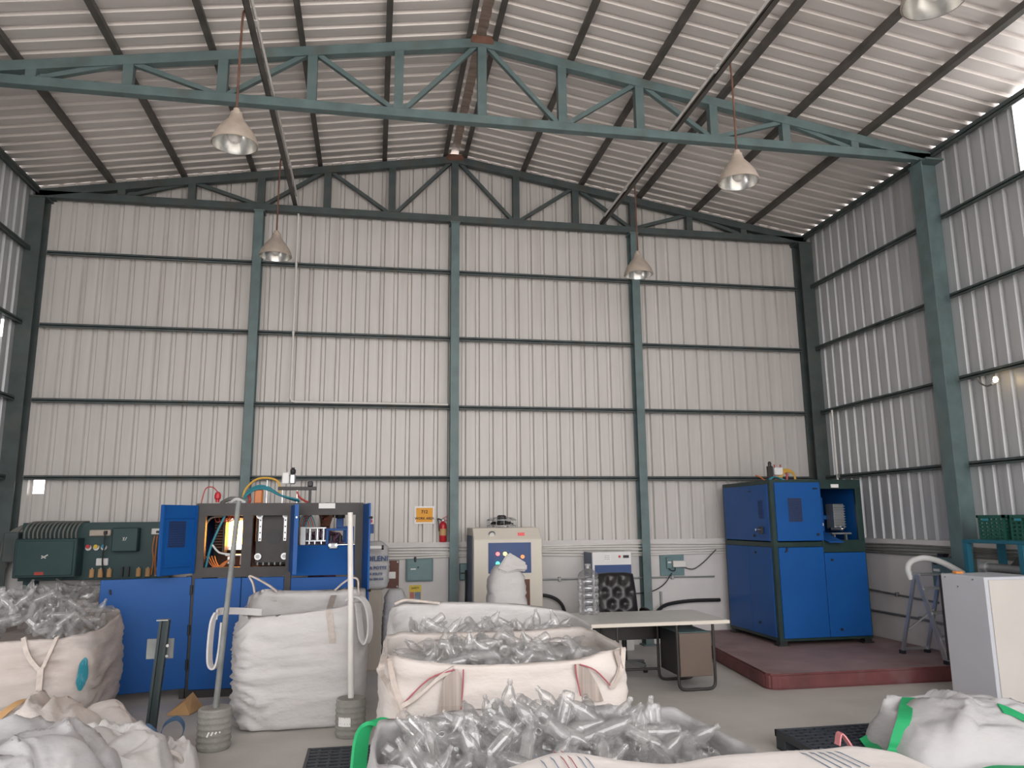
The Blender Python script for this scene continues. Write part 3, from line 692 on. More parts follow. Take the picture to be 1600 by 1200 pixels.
# ------------------------------------------------------------------ operator behind the open machine
def operator(cx, cy):
    t = thing('person', 'person in a purple shirt standing behind the open blue machine', 'person', (cx, cy, 0))
    V = []; E = []; R_ = []
    def add(p, r, par=None):
        V.append(Vector(p)+Vector((cx,cy,0))); R_.append(r)
        if par is not None: E.append((par, len(V)-1))
        return len(V)-1
    pel = add((0,0,.92), (.15,.11)); sp1 = add((0,0,1.10), (.14,.10), pel); ch = add((.0,-.01,1.30), (.165,.115), sp1)
    nk = add((.01,-.02,1.46), (.07,.065), ch); n2 = add((.02,-.03,1.53), (.052,.055), nk); hd = add((.03,-.04,1.61), (.075,.09), n2); ht = add((.035,-.04,1.70), (.072,.088), hd); tp = add((.035,-.035,1.745), (.04,.05), ht)
    for s in (-1, 1):
        sh = add((.17*s,0,1.40), (.062,.06), ch); el = add((.23*s,-.03,1.14), (.046,.046), sh); wr_ = add((.19*s,-.26,1.08), (.031,.03), el); pm = add((.17*s,-.34,1.08), (.038,.022), wr_)
        for k in range(4):
            a = add((.17*s+(.027-.018*k),-.385,1.078), (.010,.010), pm); b = add((.17*s+(.028-.019*k),-.425,1.07-.004*k), (.009,.009), a); add((.17*s+(.028-.019*k),-.445+.004*k,1.05), (.008,.008), b)
        a = add((.17*s-.045*s,-.335,1.075), (.011,.011), pm); add((.17*s-.06*s,-.37,1.07), (.009,.009), a)
        hp = add((.09*s,0,.86), (.098,.10), pel); kn = add((.10*s,-.02,.48), (.062,.064), hp); an = add((.10*s,.02,.10), (.042,.045), kn); add((.105*s,-.12,.045), (.045,.04), an)
    me = bpy.data.meshes.new('body'); me.from_pydata(V, E, []); ob = bpy.data.objects.new('tmp', me); COL.objects.link(ob)
    md = ob.modifiers.new('s', 'SKIN'); md.use_smooth_shade = True
    for i, sv in enumerate(me.skin_vertices[0].data): sv.radius = R_[i]; sv.use_root = (i == 0)
    ss = ob.modifiers.new('u', 'SUBSURF'); ss.levels = 2
    dg = bpy.context.evaluated_depsgraph_get(); m3 = bpy.data.meshes.new_from_object(ob.evaluated_get(dg)); bpy.data.objects.remove(ob)
    mb = MB(); vs = [v.co.copy() for v in m3.vertices]
    for v in vs:   # brow, nose and chin
        if 1.56 < v.z < 1.74:
            dx = v.x-(cx+.033); dy = v.y-(cy-.04)
            if dy < -.05 and abs(dx) < .016 and abs(v.z-1.635) < .022: v.y -= .02
    for pz in m3.polygons:
        c = sum((vs[i] for i in pz.vertices), Vector())/len(pz.vertices)
        dz = c.z; arm = (c-Vector((cx,cy,0))); hand = arm.y < -.20 and dz < 1.2 and dz > .9
        mb.mat(0 if (dz > 1.485 or hand) else (1 if dz > .93 else (2 if dz > .09 else 3)))
        mb.add([vs[i] for i in pz.vertices], [tuple(range(len(pz.vertices)))])
    b = mb.build('body', [M['skin'], M['shirt'], M['trouser'], M['black']], t, smooth='all')
    bm = bmesh.new(); bm.from_mesh(b.data); bmesh.ops.remove_doubles(bm, verts=bm.verts, dist=1e-5); bm.to_mesh(b.data); bm.free()
    h = MB()
    prof = []
    hx, hy, hz_ = cx+.035, cy-.028, 1.685
    n = 18; rows = 8; vs = []
    for i in range(rows+1):
        th = PI*.5*i/rows
        for j in range(n):
            a = 2*PI*j/n; rx, ry, rz = .084, .103, .093
            drop = .0
            if math.sin(a) > -.3: drop = -.075*(1-i/rows)
            vs.append((hx+rx*math.cos(th)*math.cos(a)+0, hy+ry*math.cos(th)*math.sin(a), hz_+rz*math.sin(th)+drop))
    fs = [(i*n+j, i*n+(j+1)%n, (i+1)*n+(j+1)%n, (i+1)*n+j) for i in range(rows) for j in range(n)]
    h.add(vs, fs).build('hair', M['hair'], t, smooth='all')
    t.scale = (1.08,1.08,1.12)
    for s in (-1, 1):
        MB().lathe([(0,-.009),(.008,-.005),(.010,0),(.008,.005),(0,.009)], (cx+.035+.028*s, cy-.128, 1.665), 10, closed=False).build('eye', M['ink'], t, smooth=True)
        MB().lathe([(0,-.03),(.011,-.02),(.014,0),(.013,.02),(0,.03)], (cx+.035+.083*s, cy-.035, 1.655), 8, closed=False).build('ear', M['skin'], t, smooth=True)
    MB().box(cx+.012, cx+.058, cy-.131, cy-.12, 1.588, 1.598).build('mouth', M['redhose'], t, bev=.003)
    return t
operator(-.60, 9.98)
MB().cyl((-.09,9.53,1.44),(.12,9.53,1.44),.024,12).build('side_tube', M['paper'], m1, smooth=True)
MB().cyl((.12,9.53,1.44),(.145,9.53,1.44),.028,12).build('side_tube_cap', M['black'], m1, smooth=True)
#@@PART3
# ------------------------------------------------------------------ conduits and fittings on the back wall
for i, z in enumerate((1.395, 1.36, 1.325, 1.29, 1.255)):
    pts = []; x = .02
    while x < 6.7:
        pts.append((x, 10.735-.0, z + .008*math.sin(x*2.1+i) + (.012*math.sin(x*1.1) if i > 2 else 0))); x += .35
    c = hose(pts, .0135, 'wall_conduit', M['pvc'], sub=2); tag(c, 'thin white conduit under the back wall ledge, '+('topmost','second from the top','middle one','second from the bottom','lowest')[i]+' of five', 'conduit', 'conduits on the back wall')
for i, z in enumerate((1.385, 1.35, 1.315, 1.28)):
    pts = []; y = 10.7
    while y > 6.6:
        pts.append((6.775, y, z + .006*math.sin(y*2.3+i))); y -= .4
    c = hose(pts, .013, 'wall_conduit', M['greycable'], sub=2); tag(c, 'thin grey conduit on the side wall above the ladder, '+('topmost','second','third','lowest')[i]+' of four', 'conduit', 'conduits on the side wall')
def pipe_on_wall(pts, r, name, m, label, cat='pipe', clamps=()):
    t = thing(name, label, cat, pts[0])
    MB().tube(pts, r, 10).build('tube', m, t, smooth=True)
    for c in clamps: MB().box(c[0]-.02, c[0]+.02, c[1]-.02, c[1]+.02, c[2]-.03, c[2]+.03).build('clamp', M['steel'], t, bev=.004)
    return t
pipe_on_wall([(2.2,10.735,.93),(2.9,10.735,.925),(4.95,10.735,.915)], .012, 'steel_pipe', M['steel'], 'thin steel pipe running along the back wall behind the desk chair', clamps=((2.62,10.74,.927),(4.3,10.74,.918)))
pipe_on_wall([(6.77,10.6,.80),(6.77,9.0,.74),(6.77,8.45,.72)], .014, 'steel_pipe', M['steel'], 'upper steel pipe on the side wall behind the closed machine', clamps=((6.775,9.2,.75),))
pipe_on_wall([(6.77,10.6,.50),(6.77,8.9,.49),(6.77,7.95,.47)], .016, 'steel_pipe', M['steel'], 'lower steel pipe on the side wall passing behind the step ladder', clamps=((6.775,8.8,.49),))
pipe_on_wall([(-1.14,10.66,6.1),(-1.14,10.66,3.42),(-1.12,10.66,3.38),(-1.08,10.66,3.375),(1.02,10.66,3.375)], .015, 'white_conduit', M['pvc'], 'long white conduit dropping down the back wall then turning along a girt', 'conduit', clamps=((-1.14,10.67,5.36),(-1.14,10.67,4.36)))
pipe_on_wall([(6.73,10.22,3.33),(6.73,10.22,2.26)], .015, 'white_conduit', M['pvc'], 'short white conduit upright in the corner above the closed machine', 'conduit', clamps=((6.74,10.22,2.35),))
t = thing('pendant_bulb', 'small lit bulb on a short drooping wire on the side wall girt', 'lamp', (6.68,7.10,3.20))
hose([(6.75,7.42,3.30),(6.72,7.36,3.23),(6.70,7.25,3.175),(6.68,7.14,3.18)], .010, 'wire', M['greycable'], t)
MB().cyl((6.68,7.15,3.185),(6.68,7.12,3.20),.017,10).build('holder', M['pvc'], t, smooth=True)
MB().lathe([(0,-.03),(.018,-.024),(.028,0),(.020,.022),(.01,.032)], (6.68,7.10,3.22), 12, closed=False).build('bulb', M['filament'], t, smooth=True)

# safety sign, extinguisher
t = thing('warning_sign', 'orange work area sign in a white border on the back wall cladding', 'sign', (.715,10.79,1.72))
MB().box(.575,.855,10.788,10.792,1.71,1.955).build('backing', M['paper'], t)
MB().box(.60,.83,10.785,10.789,1.735,1.93).build('print', M['orange'], t)
text_mesh('712', .062, 'lettering', M['ink'], (.715,10.7835,1.875), t)
text_mesh('WORK AREA', .046, 'lettering', M['ink'], (.715,10.7835,1.785), t)
t = thing('fire_extinguisher', 'small red fire extinguisher standing on the ledge beside the sign', 'extinguisher', (.97,10.74,LEDGE+.012))
MB().lathe([(.046,0),(.05,.008),(.05,.225),(.045,.25),(.028,.268),(.018,.275),(.018,.285)], (.97,10.745,LEDGE+.012), 20).build('cylinder', M['red'], t, smooth=True)
MB().lathe([(.0508,.09),(.0508,.18)], (.97,10.745,LEDGE+.012), 20, closed=False).build('paper_label', M['kraft'], t, smooth=True)
MB().box(.95,.99,10.73,10.76,LEDGE+.292,LEDGE+.325).build('valve', M['steel'], t, bev=.006)
MB().bar((.96,10.745,LEDGE+.33),(1.04,10.745,LEDGE+.375),.02,.008).bar((.96,10.745,LEDGE+.315),(1.03,10.745,LEDGE+.31),.02,.008).build('lever', M['red'], t)
hose([(.95,10.74,LEDGE+.31),(.90,10.73,LEDGE+.33),(.905,10.72,LEDGE+.28),(.915,10.72,LEDGE+.16)], .008, 'hose', M['cable'], t)
# boards and boxes on the dado
t = thing('distribution_box', 'grey teal electrical box on the white wall between poster and conduits', 'electrical box', (.65,10.75,.95))
MB().box(.47,.835,10.70,10.758,.945,1.245).build('case', M['boxteal'], t, bev=.006)
MB().box(.485,.82,10.692,10.70,.96,1.23).build('lid', M['boxteal'], t, bev=.004)
MB().box(.53,.60,10.688,10.692,1.10,1.115).build('name_plate', M['paper'], t)
MB().box(.575,.605,10.68,10.70,1.20,1.27).build('cable_gland', M['cable'], t, bev=.005)
MB().cyl((.63,10.692,1.13),(.63,10.68,1.13),.012,10).build('catch', M['black'], t)
t = thing('wooden_board', 'dark red wooden board with a white strip beside the printed sack', 'board', (.22,10.75,.86))
MB().box(.08,.375,10.735,10.758,.86,1.225).build('board', M['wood'], t, bev=.004)
MB().box(.13,.33,10.726,10.735,.985,1.075).build('white_strip', M['paper'], t, bev=.003)
for x in (.10,.355):
    for z in (.88,1.205): MB().cyl((x,10.728,z),(x,10.736,z),.012,10).build('screw', M['steel'], t)
t = thing('wall_poster', 'small yellow, pink and grey poster under the grey teal box', 'poster', (.60,10.755,.69))
MB().box(.52,.68,10.754,10.758,.69,.89).build('sheet', M['yellow'], t)
MB().box(.528,.585,10.751,10.754,.69,.80).build('picture', M['pinkprint'], t); MB().box(.592,.672,10.751,10.754,.69,.80).build('picture', M['greyblueprint'], t)
text_mesh('SAFETY', .032, 'lettering', M['ink'], (.60,10.7525,.85), t)
t = thing('isolator_switch', 'grey switch box with a hanging black cable beside the centre column', 'electrical box', (1.26,10.75,.93))
MB().box(1.20,1.32,10.69,10.758,.945,1.17).build('case', M['boxteal'], t, bev=.01)
MB().box(1.21,1.31,10.682,10.69,1.03,1.05).build('seam', M['frame_black'], t)
hose([(1.32,10.70,1.12),(1.355,10.69,1.17),(1.375,10.69,1.08),(1.36,10.69,.88),(1.335,10.69,.66),(1.32,10.70,.4),(1.31,10.7,.1)], .014, 'cable', M['cable'], t)
t = thing('switch_board', 'teal switch board with a pale breaker box behind the desk chair', 'electrical box', (4.3,10.75,.94))
MB().box(4.12,4.49,10.735,10.758,.94,1.25).build('board', M['boxteal'], t, bev=.004)
MB().box(4.30,4.50,10.68,10.735,1.06,1.15).build('breaker_box', M['pvc'], t, bev=.006)
MB().box(4.21,4.29,10.70,10.735,1.04,1.20).build('fuse_holder', M['boxteal'], t, bev=.006)
MB().box(4.225,4.275,10.692,10.70,1.12,1.14).build('fuse', M['paper'], t)
hose([(4.34,10.70,1.06),(4.32,10.69,1.01),(4.26,10.69,1.02),(4.24,10.70,1.05)], .007, 'lead', M['cable'], t)
hose([(4.49,10.72,1.05),(4.62,10.71,1.03),(4.78,10.71,1.12),(4.98,10.70,1.30)], .007, 'cable', M['cable'], t)
hose([(4.28,10.70,.98),(4.15,10.70,.82),(3.95,10.68,.73),(3.7,10.66,.71),(3.55,10.62,.72)], .008, 'cable', M['cable'], t)
c = hose([(5.0,10.70,.585),(4.6,10.70,.585),(4.3,10.68,.565),(4.1,10.62,.53),(3.95,10.54,.45),(3.75,10.53,.33),(3.6,10.53,.2)], .026, 'black_hose', M['cable']); tag(c, 'thick black hose looping along the back wall under the switch board', 'hose')
t = thing('hose_bracket', 'steel wall bracket holding up the thick black hose', 'bracket', (4.1,10.72,.5)); MB().box(4.10,4.13,10.72,10.758,.47,.72).build('plate', M['steel'], t, bev=.003); MB().box(4.08,4.15,10.655,10.72,.50,.515).build('arm', M['steel'], t)
c = hose([(2.2,10.70,.72),(2.42,10.69,.71),(2.58,10.68,.64),(2.66,10.66,.5),(2.68,10.64,.2),(2.66,10.6,.03)], .024, 'black_hose', M['cable']); tag(c, 'thick black hose bending down beside the cream cabinet', 'hose')

# ------------------------------------------------------------------ green control board left of the open machine
t = thing('control_board', 'large teal switchgear board with boxes and sockets behind the open blue door', 'switchboard', (-3.4,10.5,1.05))
MB().box(-4.24,-2.50,10.46,10.60,1.07,1.77).build('back_board', M['panelgreen'], t, bev=.006)
for x_ in (-4.2,-2.72): MB().box(x_,x_+.1,10.52,10.73,.0,1.07).build('leg', M['panelgreen'], t)
bx = MB().box(-4.21,-3.52,10.22,10.46,1.12,1.58).build('main_cabinet', M['panelgreen'], t, bev=.01)
MB().box(-4.18,-3.55,10.205,10.22,1.145,1.555).build('cabinet_door', M['panelgreen'], bx, bev=.006)
MB().bar((-3.90,10.203,1.35),(-3.83,10.203,1.39),.004,.012).bar((-3.90,10.203,1.38),(-3.85,10.203,1.35),.004,.012).build('emblem', M['pvc'], bx)
MB().box(-3.96,-3.86,10.20,10.206,1.155,1.19).build('warning_mark', M['redhose'], bx)
bx = MB().box(-3.17,-2.87,10.33,10.46,1.41,1.70).build('small_cabinet', M['panelgreen'], t, bev=.01)
for k in range(3): MB().bar((-3.04+.012*k,10.328,1.545),(-3.02+.012*k-.03*(k==1),10.328,1.585),.004,.008).build('emblem', M['pvc'], bx)
def socket(x, z, w, h, m, name='socket_outlet'): return MB().box(x-w/2,x+w/2,10.42,10.46,z-h/2,z+h/2).build(name, M[m], t, bev=.008)
s_ = socket(-3.34,1.64,.25,.075,'beige'); MB().box(-3.29,-3.25,10.39,10.42,1.62,1.665).build('plug', M['black'], s_, bev=.006)
s_ = socket(-2.66,1.65,.16,.075,'pvc'); MB().box(-2.68,-2.63,10.40,10.42,1.63,1.66).build('plug', M['black'], s_, bev=.006)
for x, m in ((-3.46,'red'),(-3.37,'yellow'),(-3.28,'bottleblue')):
    b_ = MB().cyl((x,10.46,1.46),(x,10.42,1.46),.034,18).build('push_button', M['pvc'], t, smooth=True); MB().cyl((x,10.42,1.475),(x,10.395,1.475),.024,16).build('button_cap', M[m], b_, smooth=True)
s_ = socket(-3.29,1.285,.14,.09,'white','selector_plate'); MB().box(-3.293,-3.287,10.415,10.42,1.245,1.325).build('slot', M['steel'], s_)
for x in (-3.40,-3.30,-3.20,-2.86,-2.75,-2.64): 
    b_ = MB().cyl((x,10.44,1.10),(x,10.44,1.20),.030,14).build('capacitor', M['kraft'], t, smooth=True); MB().cyl((x,10.44,1.20),(x,10.44,1.215),.014,10).build('terminal', M['steel'], b_)
for x in (-3.05,-2.98,-2.55): MB().box(x-.012,x+.012,10.42,10.45,1.10,1.22).build('fuse', M['black'], t)
hose([(-3.27,10.39,1.62),(-3.26,10.37,1.5),(-3.27,10.38,1.3),(-3.24,10.4,1.1)], .009, 'lead', M['cable'], t)
for k in range(4): hose([(-2.69+.03*k,10.40,1.60),(-2.70+.04*k,10.38,1.45),(-2.68+.02*k,10.38,1.3),(-2.70+.05*k,10.4,1.12)], .007, 'lead', M['orangehose' if k < 2 else 'cable'], t)
for k in range(13):
    x = -4.16+k*.048
    hose([(x,10.34,1.575),(x,10.33,1.66),(x+.012,10.38,1.74),(x+.02,10.5,1.775),(x+.03,10.66,1.78)], .011, 'supply_cable', M['greycable'], t)
for k in range(4):
    hose([(-4.0+.03*k,10.64,1.78),(-4.22,10.60,1.76),(-4.36-.03*k,10.57,1.62),(-4.42-.03*k,10.58,1.35),(-4.46-.03*k,10.60,1.05)], .013, 'supply_cable', M['greycable'], t)
hose([(-3.75,10.3,1.10),(-3.6,10.3,1.03),(-3.4,10.35,1.01),(-3.1,10.4,1.02)], .010, 'supply_cable', M['greycable'], t)
c = MB().box(-4.42,-4.26,10.40,10.56,1.30,1.66).build('junction_cabinet', M['darkteal'], bev=.01); tag(c, 'dark box beside the corner column left of the teal switchgear', 'electrical box')

# ------------------------------------------------------------------ cream cabinet (compressed air unit) with a sack in front
CX0, CX1, CY0, CY1, CH = 1.29, 2.19, 9.90, 10.62, 1.655
t = thing('compressor_cabinet', 'cream cabinet with blue front panel and lit indicator lamps', 'cabinet', ((CX0+CX1)/2, 10.2, 0))
b_ = MB(); s2 = .12
b_.add([(CX0,CY0,0),(CX1,CY0,0),(CX1,CY1,0),(CX0,CY1,0),(CX0,CY0,CH-.15),(CX1,CY0,CH-.15),(CX1-.02,CY0+s2,CH),(CX0+.0,CY0+s2,CH),(CX1,CY1,CH),(CX0,CY1,CH)],
       [(0,3,2,1),(0,1,5,4),(4,5,6,7),(7,6,8,9),(1,2,8,6,5),(3,0,4,7,9),(2,3,9,8)])
b_.build('body', M['cream'], t, bev=.008)
MB().box(CX0-.006,CX0,CY0+.12,CY1-.03,.1,CH-.1).build('side_panel', M['slate'], t)
MB().box(1.55-.07,2.06-.02,CY0-.006,CY0+.0,1.08,1.465).build('front_panel', M['navy'], t)
tilt = Matrix.Translation((0,0,0))
MB().cyl((1.535,CY0+.05,CH-.075),(1.535,CY0+.035,CH-.085),.042,24).build('gauge_rim', M['steel'], t, smooth=True)
MB().cyl((1.535,CY0+.045,CH-.085),(1.535,CY0+.028,CH-.095),.034,24).build('gauge_face', M['paper'], t, smooth=True)
MB().box(1.88,1.965,CY0+.035,CY0+.06,CH-.11,CH-.065).build('digital_display', M['display'], t)
for x, z, m, nm in ((1.60,1.325,'ledred','indicator_lamp'),(1.695,1.325,'ledyellow','indicator_lamp'),(1.60,1.205,'ledgreen','indicator_lamp'),(1.925,1.285,'ledorange','rotary_dial')):
    MB().cyl((x,CY0-.006,z),(x,CY0-.03,z),.024,16).build(nm, M[m], t, smooth=True)
MB().box(1.49,1.56,CY0-.004,CY0,.1,1.0).build('vent_shade_plate', M['black'], t); MB().box(1.95,2.02,CY0-.004,CY0,.1,1.0).build('vent_shade_plate', M['rust_and_glow'], t)  # flat dark plates paint the shade inside the vents
for k in range(11): MB().box(1.49,1.56,CY0-.010,CY0-.004,.14+k*.08,.16+k*.08).build('vent_slat', M['steel'], t)
hose([(CX0-.05,10.3,1.1),(CX0-.06,10.2,.9),(CX0-.07,10.15,.5),(CX0-.05,10.1,.02)], .016, 'cable', M['cable'], t)
t = thing('axial_fan', 'wire guarded fan lying on top of the cream cabinet', 'fan', (1.72,10.28,CH))
MB().lathe([(.19,.02),(.2,.02),(.2,.03),(.19,.03)], (1.72,10.28,CH+.0), 28, closed=False).build('guard_ring', M['steel'], t); MB().lathe([(.19,.095),(.2,.095),(.2,.105),(.19,.105)], (1.72,10.28,CH), 28, closed=False).build('guard_ring', M['steel'], t)
for k in range(12):
    a = 2*PI*k/12; ca, sa = math.cos(a), math.sin(a)
    MB().tube(smoothpath([(1.72+.195*ca,10.28+.195*sa,CH+.0),(1.72+.195*ca,10.28+.195*sa,CH+.10),(1.72+.12*ca,10.28+.12*sa,CH+.13),(1.72+.04*ca,10.28+.04*sa,CH+.12)],3), .004, 5).build('guard_wire', M['steel'], t)
MB().lathe([(.06,.03),(.065,.05),(.06,.15),(.045,.165)], (1.72,10.28,CH), 18).build('motor', M['frame_black'], t, smooth=True)
for k in range(4):
    a = PI/2*k+.4
    MB().ribbon([(1.72+.05*math.cos(a),10.28+.05*math.sin(a),CH+.06),(1.72+.17*math.cos(a),10.28+.17*math.sin(a),CH+.06)], (-.045*math.sin(a),.045*math.cos(a),.02), .003).build('blade', M['frame_black'], t)
# small chiller behind the chair
t = thing('air_dryer', 'low white and blue unit behind the tufted chair', 'cabinet', (3.22,10.5,0))
MB().box(2.98,3.54,10.30,10.70,0,1.31).build('body', M['white'], t, bev=.008)
MB().box(2.972,2.98,10.32,10.70,.02,1.30).build('side_panel', M['slate'], t)
MB().box(3.01,3.53,10.292,10.30,.7,1.135).build('front_panel', M['navy'], t)
MB().box(3.14,3.24,10.294,10.30,1.19,1.28).build('label_plate', M['paper'], t)
for k in range(3):
    for j in range(3): MB().box(3.155+.025*j,3.17+.025*j,10.290,10.294,1.205+.025*k,1.217+.025*k).build('label_mark', M['steel'], t)
MB().box(3.42,3.50,10.29,10.30,1.225,1.262).build('display', M['black'], t); MB().box(3.355,3.38,10.285,10.30,1.23,1.26).build('switch', M['red'], t)

# ------------------------------------------------------------------ desk, jar, chair
t = thing('office_desk', 'pale laminate desk with a brown drawer unit on tube legs', 'desk', (2.9,8.25,0))
DZ = .70
MB().box(2.05,3.72,7.76,8.74,DZ-.035,DZ).build('desk_top', M['laminate'], t, bev=.006)
MB().box(2.05,3.72,7.755,7.765,DZ-.036,DZ-.002).build('edge_band', M['cream'], t)
pd = MB().box(3.17,3.52,7.82,8.36,.14,.575).build('drawer_unit', M['black'], t, bev=.006)
MB().box(3.168,3.522,7.80,7.82,.142,.573).build('drawer_front', M['brown'], pd, bev=.004)
MB().box(3.17,3.52,7.82,8.36,.575,.58).build('unit_top', M['boxteal'], pd)
def sled(x0, x1, y):
    MB().tube(smoothpath([(x0,y,DZ-.035),(x0,y,.3),(x0,y,.10),(x0+.02,y,.035),(x0+.08,y,.016),((x0+x1)/2,y,.016),(x1-.08,y,.016),(x1-.02,y,.035),(x1,y,.10),(x1,y,.3),(x1,y,DZ-.035)],4), .0155, 10).build('tube_leg', M['frame_black'], t, smooth=True)
for y in (7.86, 8.42): sled(3.145, 3.545, y-.06)
for y in (7.86, 8.42): sled(2.15, 2.5, y-.06)
MB().cyl((2.5,8.36,.13),(3.145,8.36,.13),.014,10).build('foot_rail', M['frame_black'], t, smooth=True)
MB().box(2.3,3.4,8.5,8.52,.42,.66).build('modesty_panel', M['frame_black'], t)
t = thing('water_jar', 'large clear ribbed plastic water jar on the desk', 'jar', (2.42,8.56,DZ))
pr_ = [(.0,.004),(.10,.004),(.118,.02)]
for k in range(5):
    z = .04+k*.075; pr_ += [(.120,z),(.120,z+.045),(.112,z+.055),(.112,z+.065)]
pr_ += [(.12,.42),(.10,.46),(.06,.49),(.032,.505),(.03,.545)]
MB().lathe(pr_, (2.42,8.56,DZ), 28, closed=False).build('body', M['jar'], t, smooth=True)
MB().lathe([(.032,.53),(.034,.535),(.034,.555),(.0,.557)], (2.42,8.56,DZ), 18, closed=False).build('neck_ring', M['pet'], t, smooth=True)
t = thing('tufted_chair', 'black tufted leatherette office chair behind the desk', 'chair', (2.98,9.15,0))
mb = MB(); nx, nz = 26, 24; vs = []
bx0, bx1, bz0, bz1 = 2.72, 3.24, .50, 1.10
btn = [(i,j) for j in range(4) for i in range(3 if j % 2 else 2)]
bp_ = []
for j in range(4):
    for i in range(3 if j % 2 == 0 else 2):
        bp_.append((bx0+.10+.16*i+(0 if j % 2 == 0 else .08), bz0+.10+.135*j))
for side in (0, 1):
    for j in range(nz+1):
        for i in range(nx+1):
            u_ = i/nx; v_ = j/nz
            taper = 1-.10*v_**3
            x = (bx0+bx1)/2+(u_-.5)*(bx1-bx0)*taper; z = bz0+v_*(bz1-bz0)
            e_ = min(1, 6*min(u_,1-u_))*min(1, 6*min(v_,1-v_)); e_ = math.sqrt(max(e_,0))
            if side == 0:
                dpt = .07*e_
                for bx_, bz_ in bp_: dpt -= .045*math.exp(-((x-bx_)**2+(z-bz_)**2)/.0022)
                vs.append((x, 9.22+.10*v_-dpt, z-.02*(abs(u_-.5)*2)**4*v_))
            else: vs.append((x, 9.24+.10*v_+.03*e_, z-.02*(abs(u_-.5)*2)**4*v_))
n1 = (nx+1)*(nz+1); fs = []
for s in (0, 1):
    for j in range(nz):
        for i in range(nx):
            a = s*n1+j*(nx+1)+i; q = (a, a+1, a+nx+2, a+nx+1); fs.append(q if s == 0 else q[::-1])
bd = [j*(nx+1) for j in range(nz+1)]; bd2 = [j*(nx+1)+nx for j in range(nz+1)]
for L_ in (bd, bd2, list(range(nx+1)), list(range(nz*(nx+1), n1))):
    for a, b in zip(L_[:-1], L_[1:]): fs.append((a, b, b+n1, a+n1))
mb.add(vs, fs); bk = mb.build('backrest', M['leather'], t, smooth='all')
for bx_, bz_ in bp_: MB().lathe([(0,-.008),(.008,-.005),(.011,0),(.008,.005),(0,.008)], (bx_, 9.20+.10*(bz_-bz0)/.6, bz_), 8, closed=False).build('button', M['leather'], bk, smooth=True)
MB().box(2.73,3.23,8.82,9.26,.42,.52).build('seat', M['leather'], t, bev=.035, seg=3)
for x in (2.70, 3.26): MB().tube(smoothpath([(x,9.22,.50),(x,9.2,.66),(x,8.95,.68),(x,8.88,.62),(x,8.9,.48)],4), .02, 8).build('armrest', M['cable'], t, smooth=True)
MB().cyl((2.98,9.04,.10),(2.98,9.04,.42),.03,14).build('gas_column', M['black'], t, smooth=True)
for k in range(5):
    a = 2*PI*k/5+.35; e = (2.98+.28*math.cos(a), 9.04+.28*math.sin(a))
    lg = MB().bar((2.98,9.04,.10),(e[0],e[1],.075),.05,.035).build('base_arm', M['steel'], t, bev=.006)
    MB().cyl((e[0]-.02,e[1],.028),(e[0]+.02,e[1],.028),.028,12).build('castor', M['black'], lg, smooth=True)

# ------------------------------------------------------------------ right-hand corner: ladder, bench with crates, steel cabinet
t = thing('step_ladder', 'grey aluminium step ladder leaning open beside the side wall', 'ladder', (6.45,8.05,.16))
LX0, LX1 = 6.20, 6.53
for x in (LX0, LX1):
    MB().bar((x,8.42,.17),(x,8.08,1.08),.022,.045,(0,1,0)).build('rear_rail', M['alu'], t)
    fr_ = MB().bar((x,7.70,.17),(x,8.05,1.10),.022,.06,(0,1,0)).build('front_rail', M['alu'], t)
    for y in (8.42, 7.70): MB().box(x-.02,x+.02,y-.035,y+.035,.16,.20).build('rubber_foot', M['black'], t)
for k in range(3):
    z = .42+.26*k; y = 7.70+(z-.17)*.376
    MB().box(LX0,LX1,y-.05,y+.05,z-.012,z+.012).build('tread', M['alu'], t)
MB().box(LX0,LX1,8.41,8.43,.20,.23).build('cross_brace', M['alu'], t); MB().bar((LX0,8.33,.42),(LX1,8.23,.68),.015,.02).build('cross_brace', M['steel'], t)
MB().box(LX0-.01,LX1+.01,7.98,8.16,1.08,1.10).build('top_tread', M['alu'], t, bev=.005)
c = hose([(6.20,8.14,1.03),(6.18,8.16,1.14),(6.22,8.14,1.23),(6.32,8.05,1.275),(6.42,7.92,1.24),(6.48,7.78,1.17),(6.52,7.68,1.11),(6.55,7.60,1.06)], .034, 'foam_sleeve', M['foam'], n=12); tag(c, 'white foam tube arched over the top of the step ladder', 'foam tube')
t = thing('isolator_switch', 'teal electrical box on the side wall behind the step ladder', 'electrical box', (6.76,8.2,.95))
MB().box(6.70,6.80,7.98,8.42,.92,1.27).build('case', M['boxteal'], t, bev=.01)
MB().box(6.69,6.70,8.28,8.38,1.10,1.13).build('name_plate', M['paper'], t); MB().cyl((6.70,8.32,1.20),(6.66,8.32,1.20),.02,10).build('handle', M['black'], t)
MB().box(6.70,6.78,8.2,8.3,1.27,1.31).build('cable_gland', M['cable'], t)
t = thing('spray_gun', 'dark spray gun hanging from the side wall ledge by its hose', 'tool', (6.76,7.92,1.2))
MB().bar((6.72,7.99,1.385),(6.72,7.86,1.41),.03,.04).build('barrel', M['frame_black'], t, bev=.006); MB().bar((6.72,7.90,1.40),(6.72,7.88,1.26),.028,.035,(0,1,0)).build('grip', M['frame_black'], t, bev=.006)
hose([(6.72,7.88,1.26),(6.72,7.86,1.15),(6.71,7.88,1.06),(6.70,7.84,1.03),(6.70,7.88,1.0),(6.70,7.84,.97),(6.70,7.88,.93),(6.7,7.85,.9)], .008, 'hose', M['cable'], t)
t = thing('spray_bottle', 'small bright blue bottle on the side wall ledge beside the column', 'bottle', (6.80,7.99,LEDGE+.012))
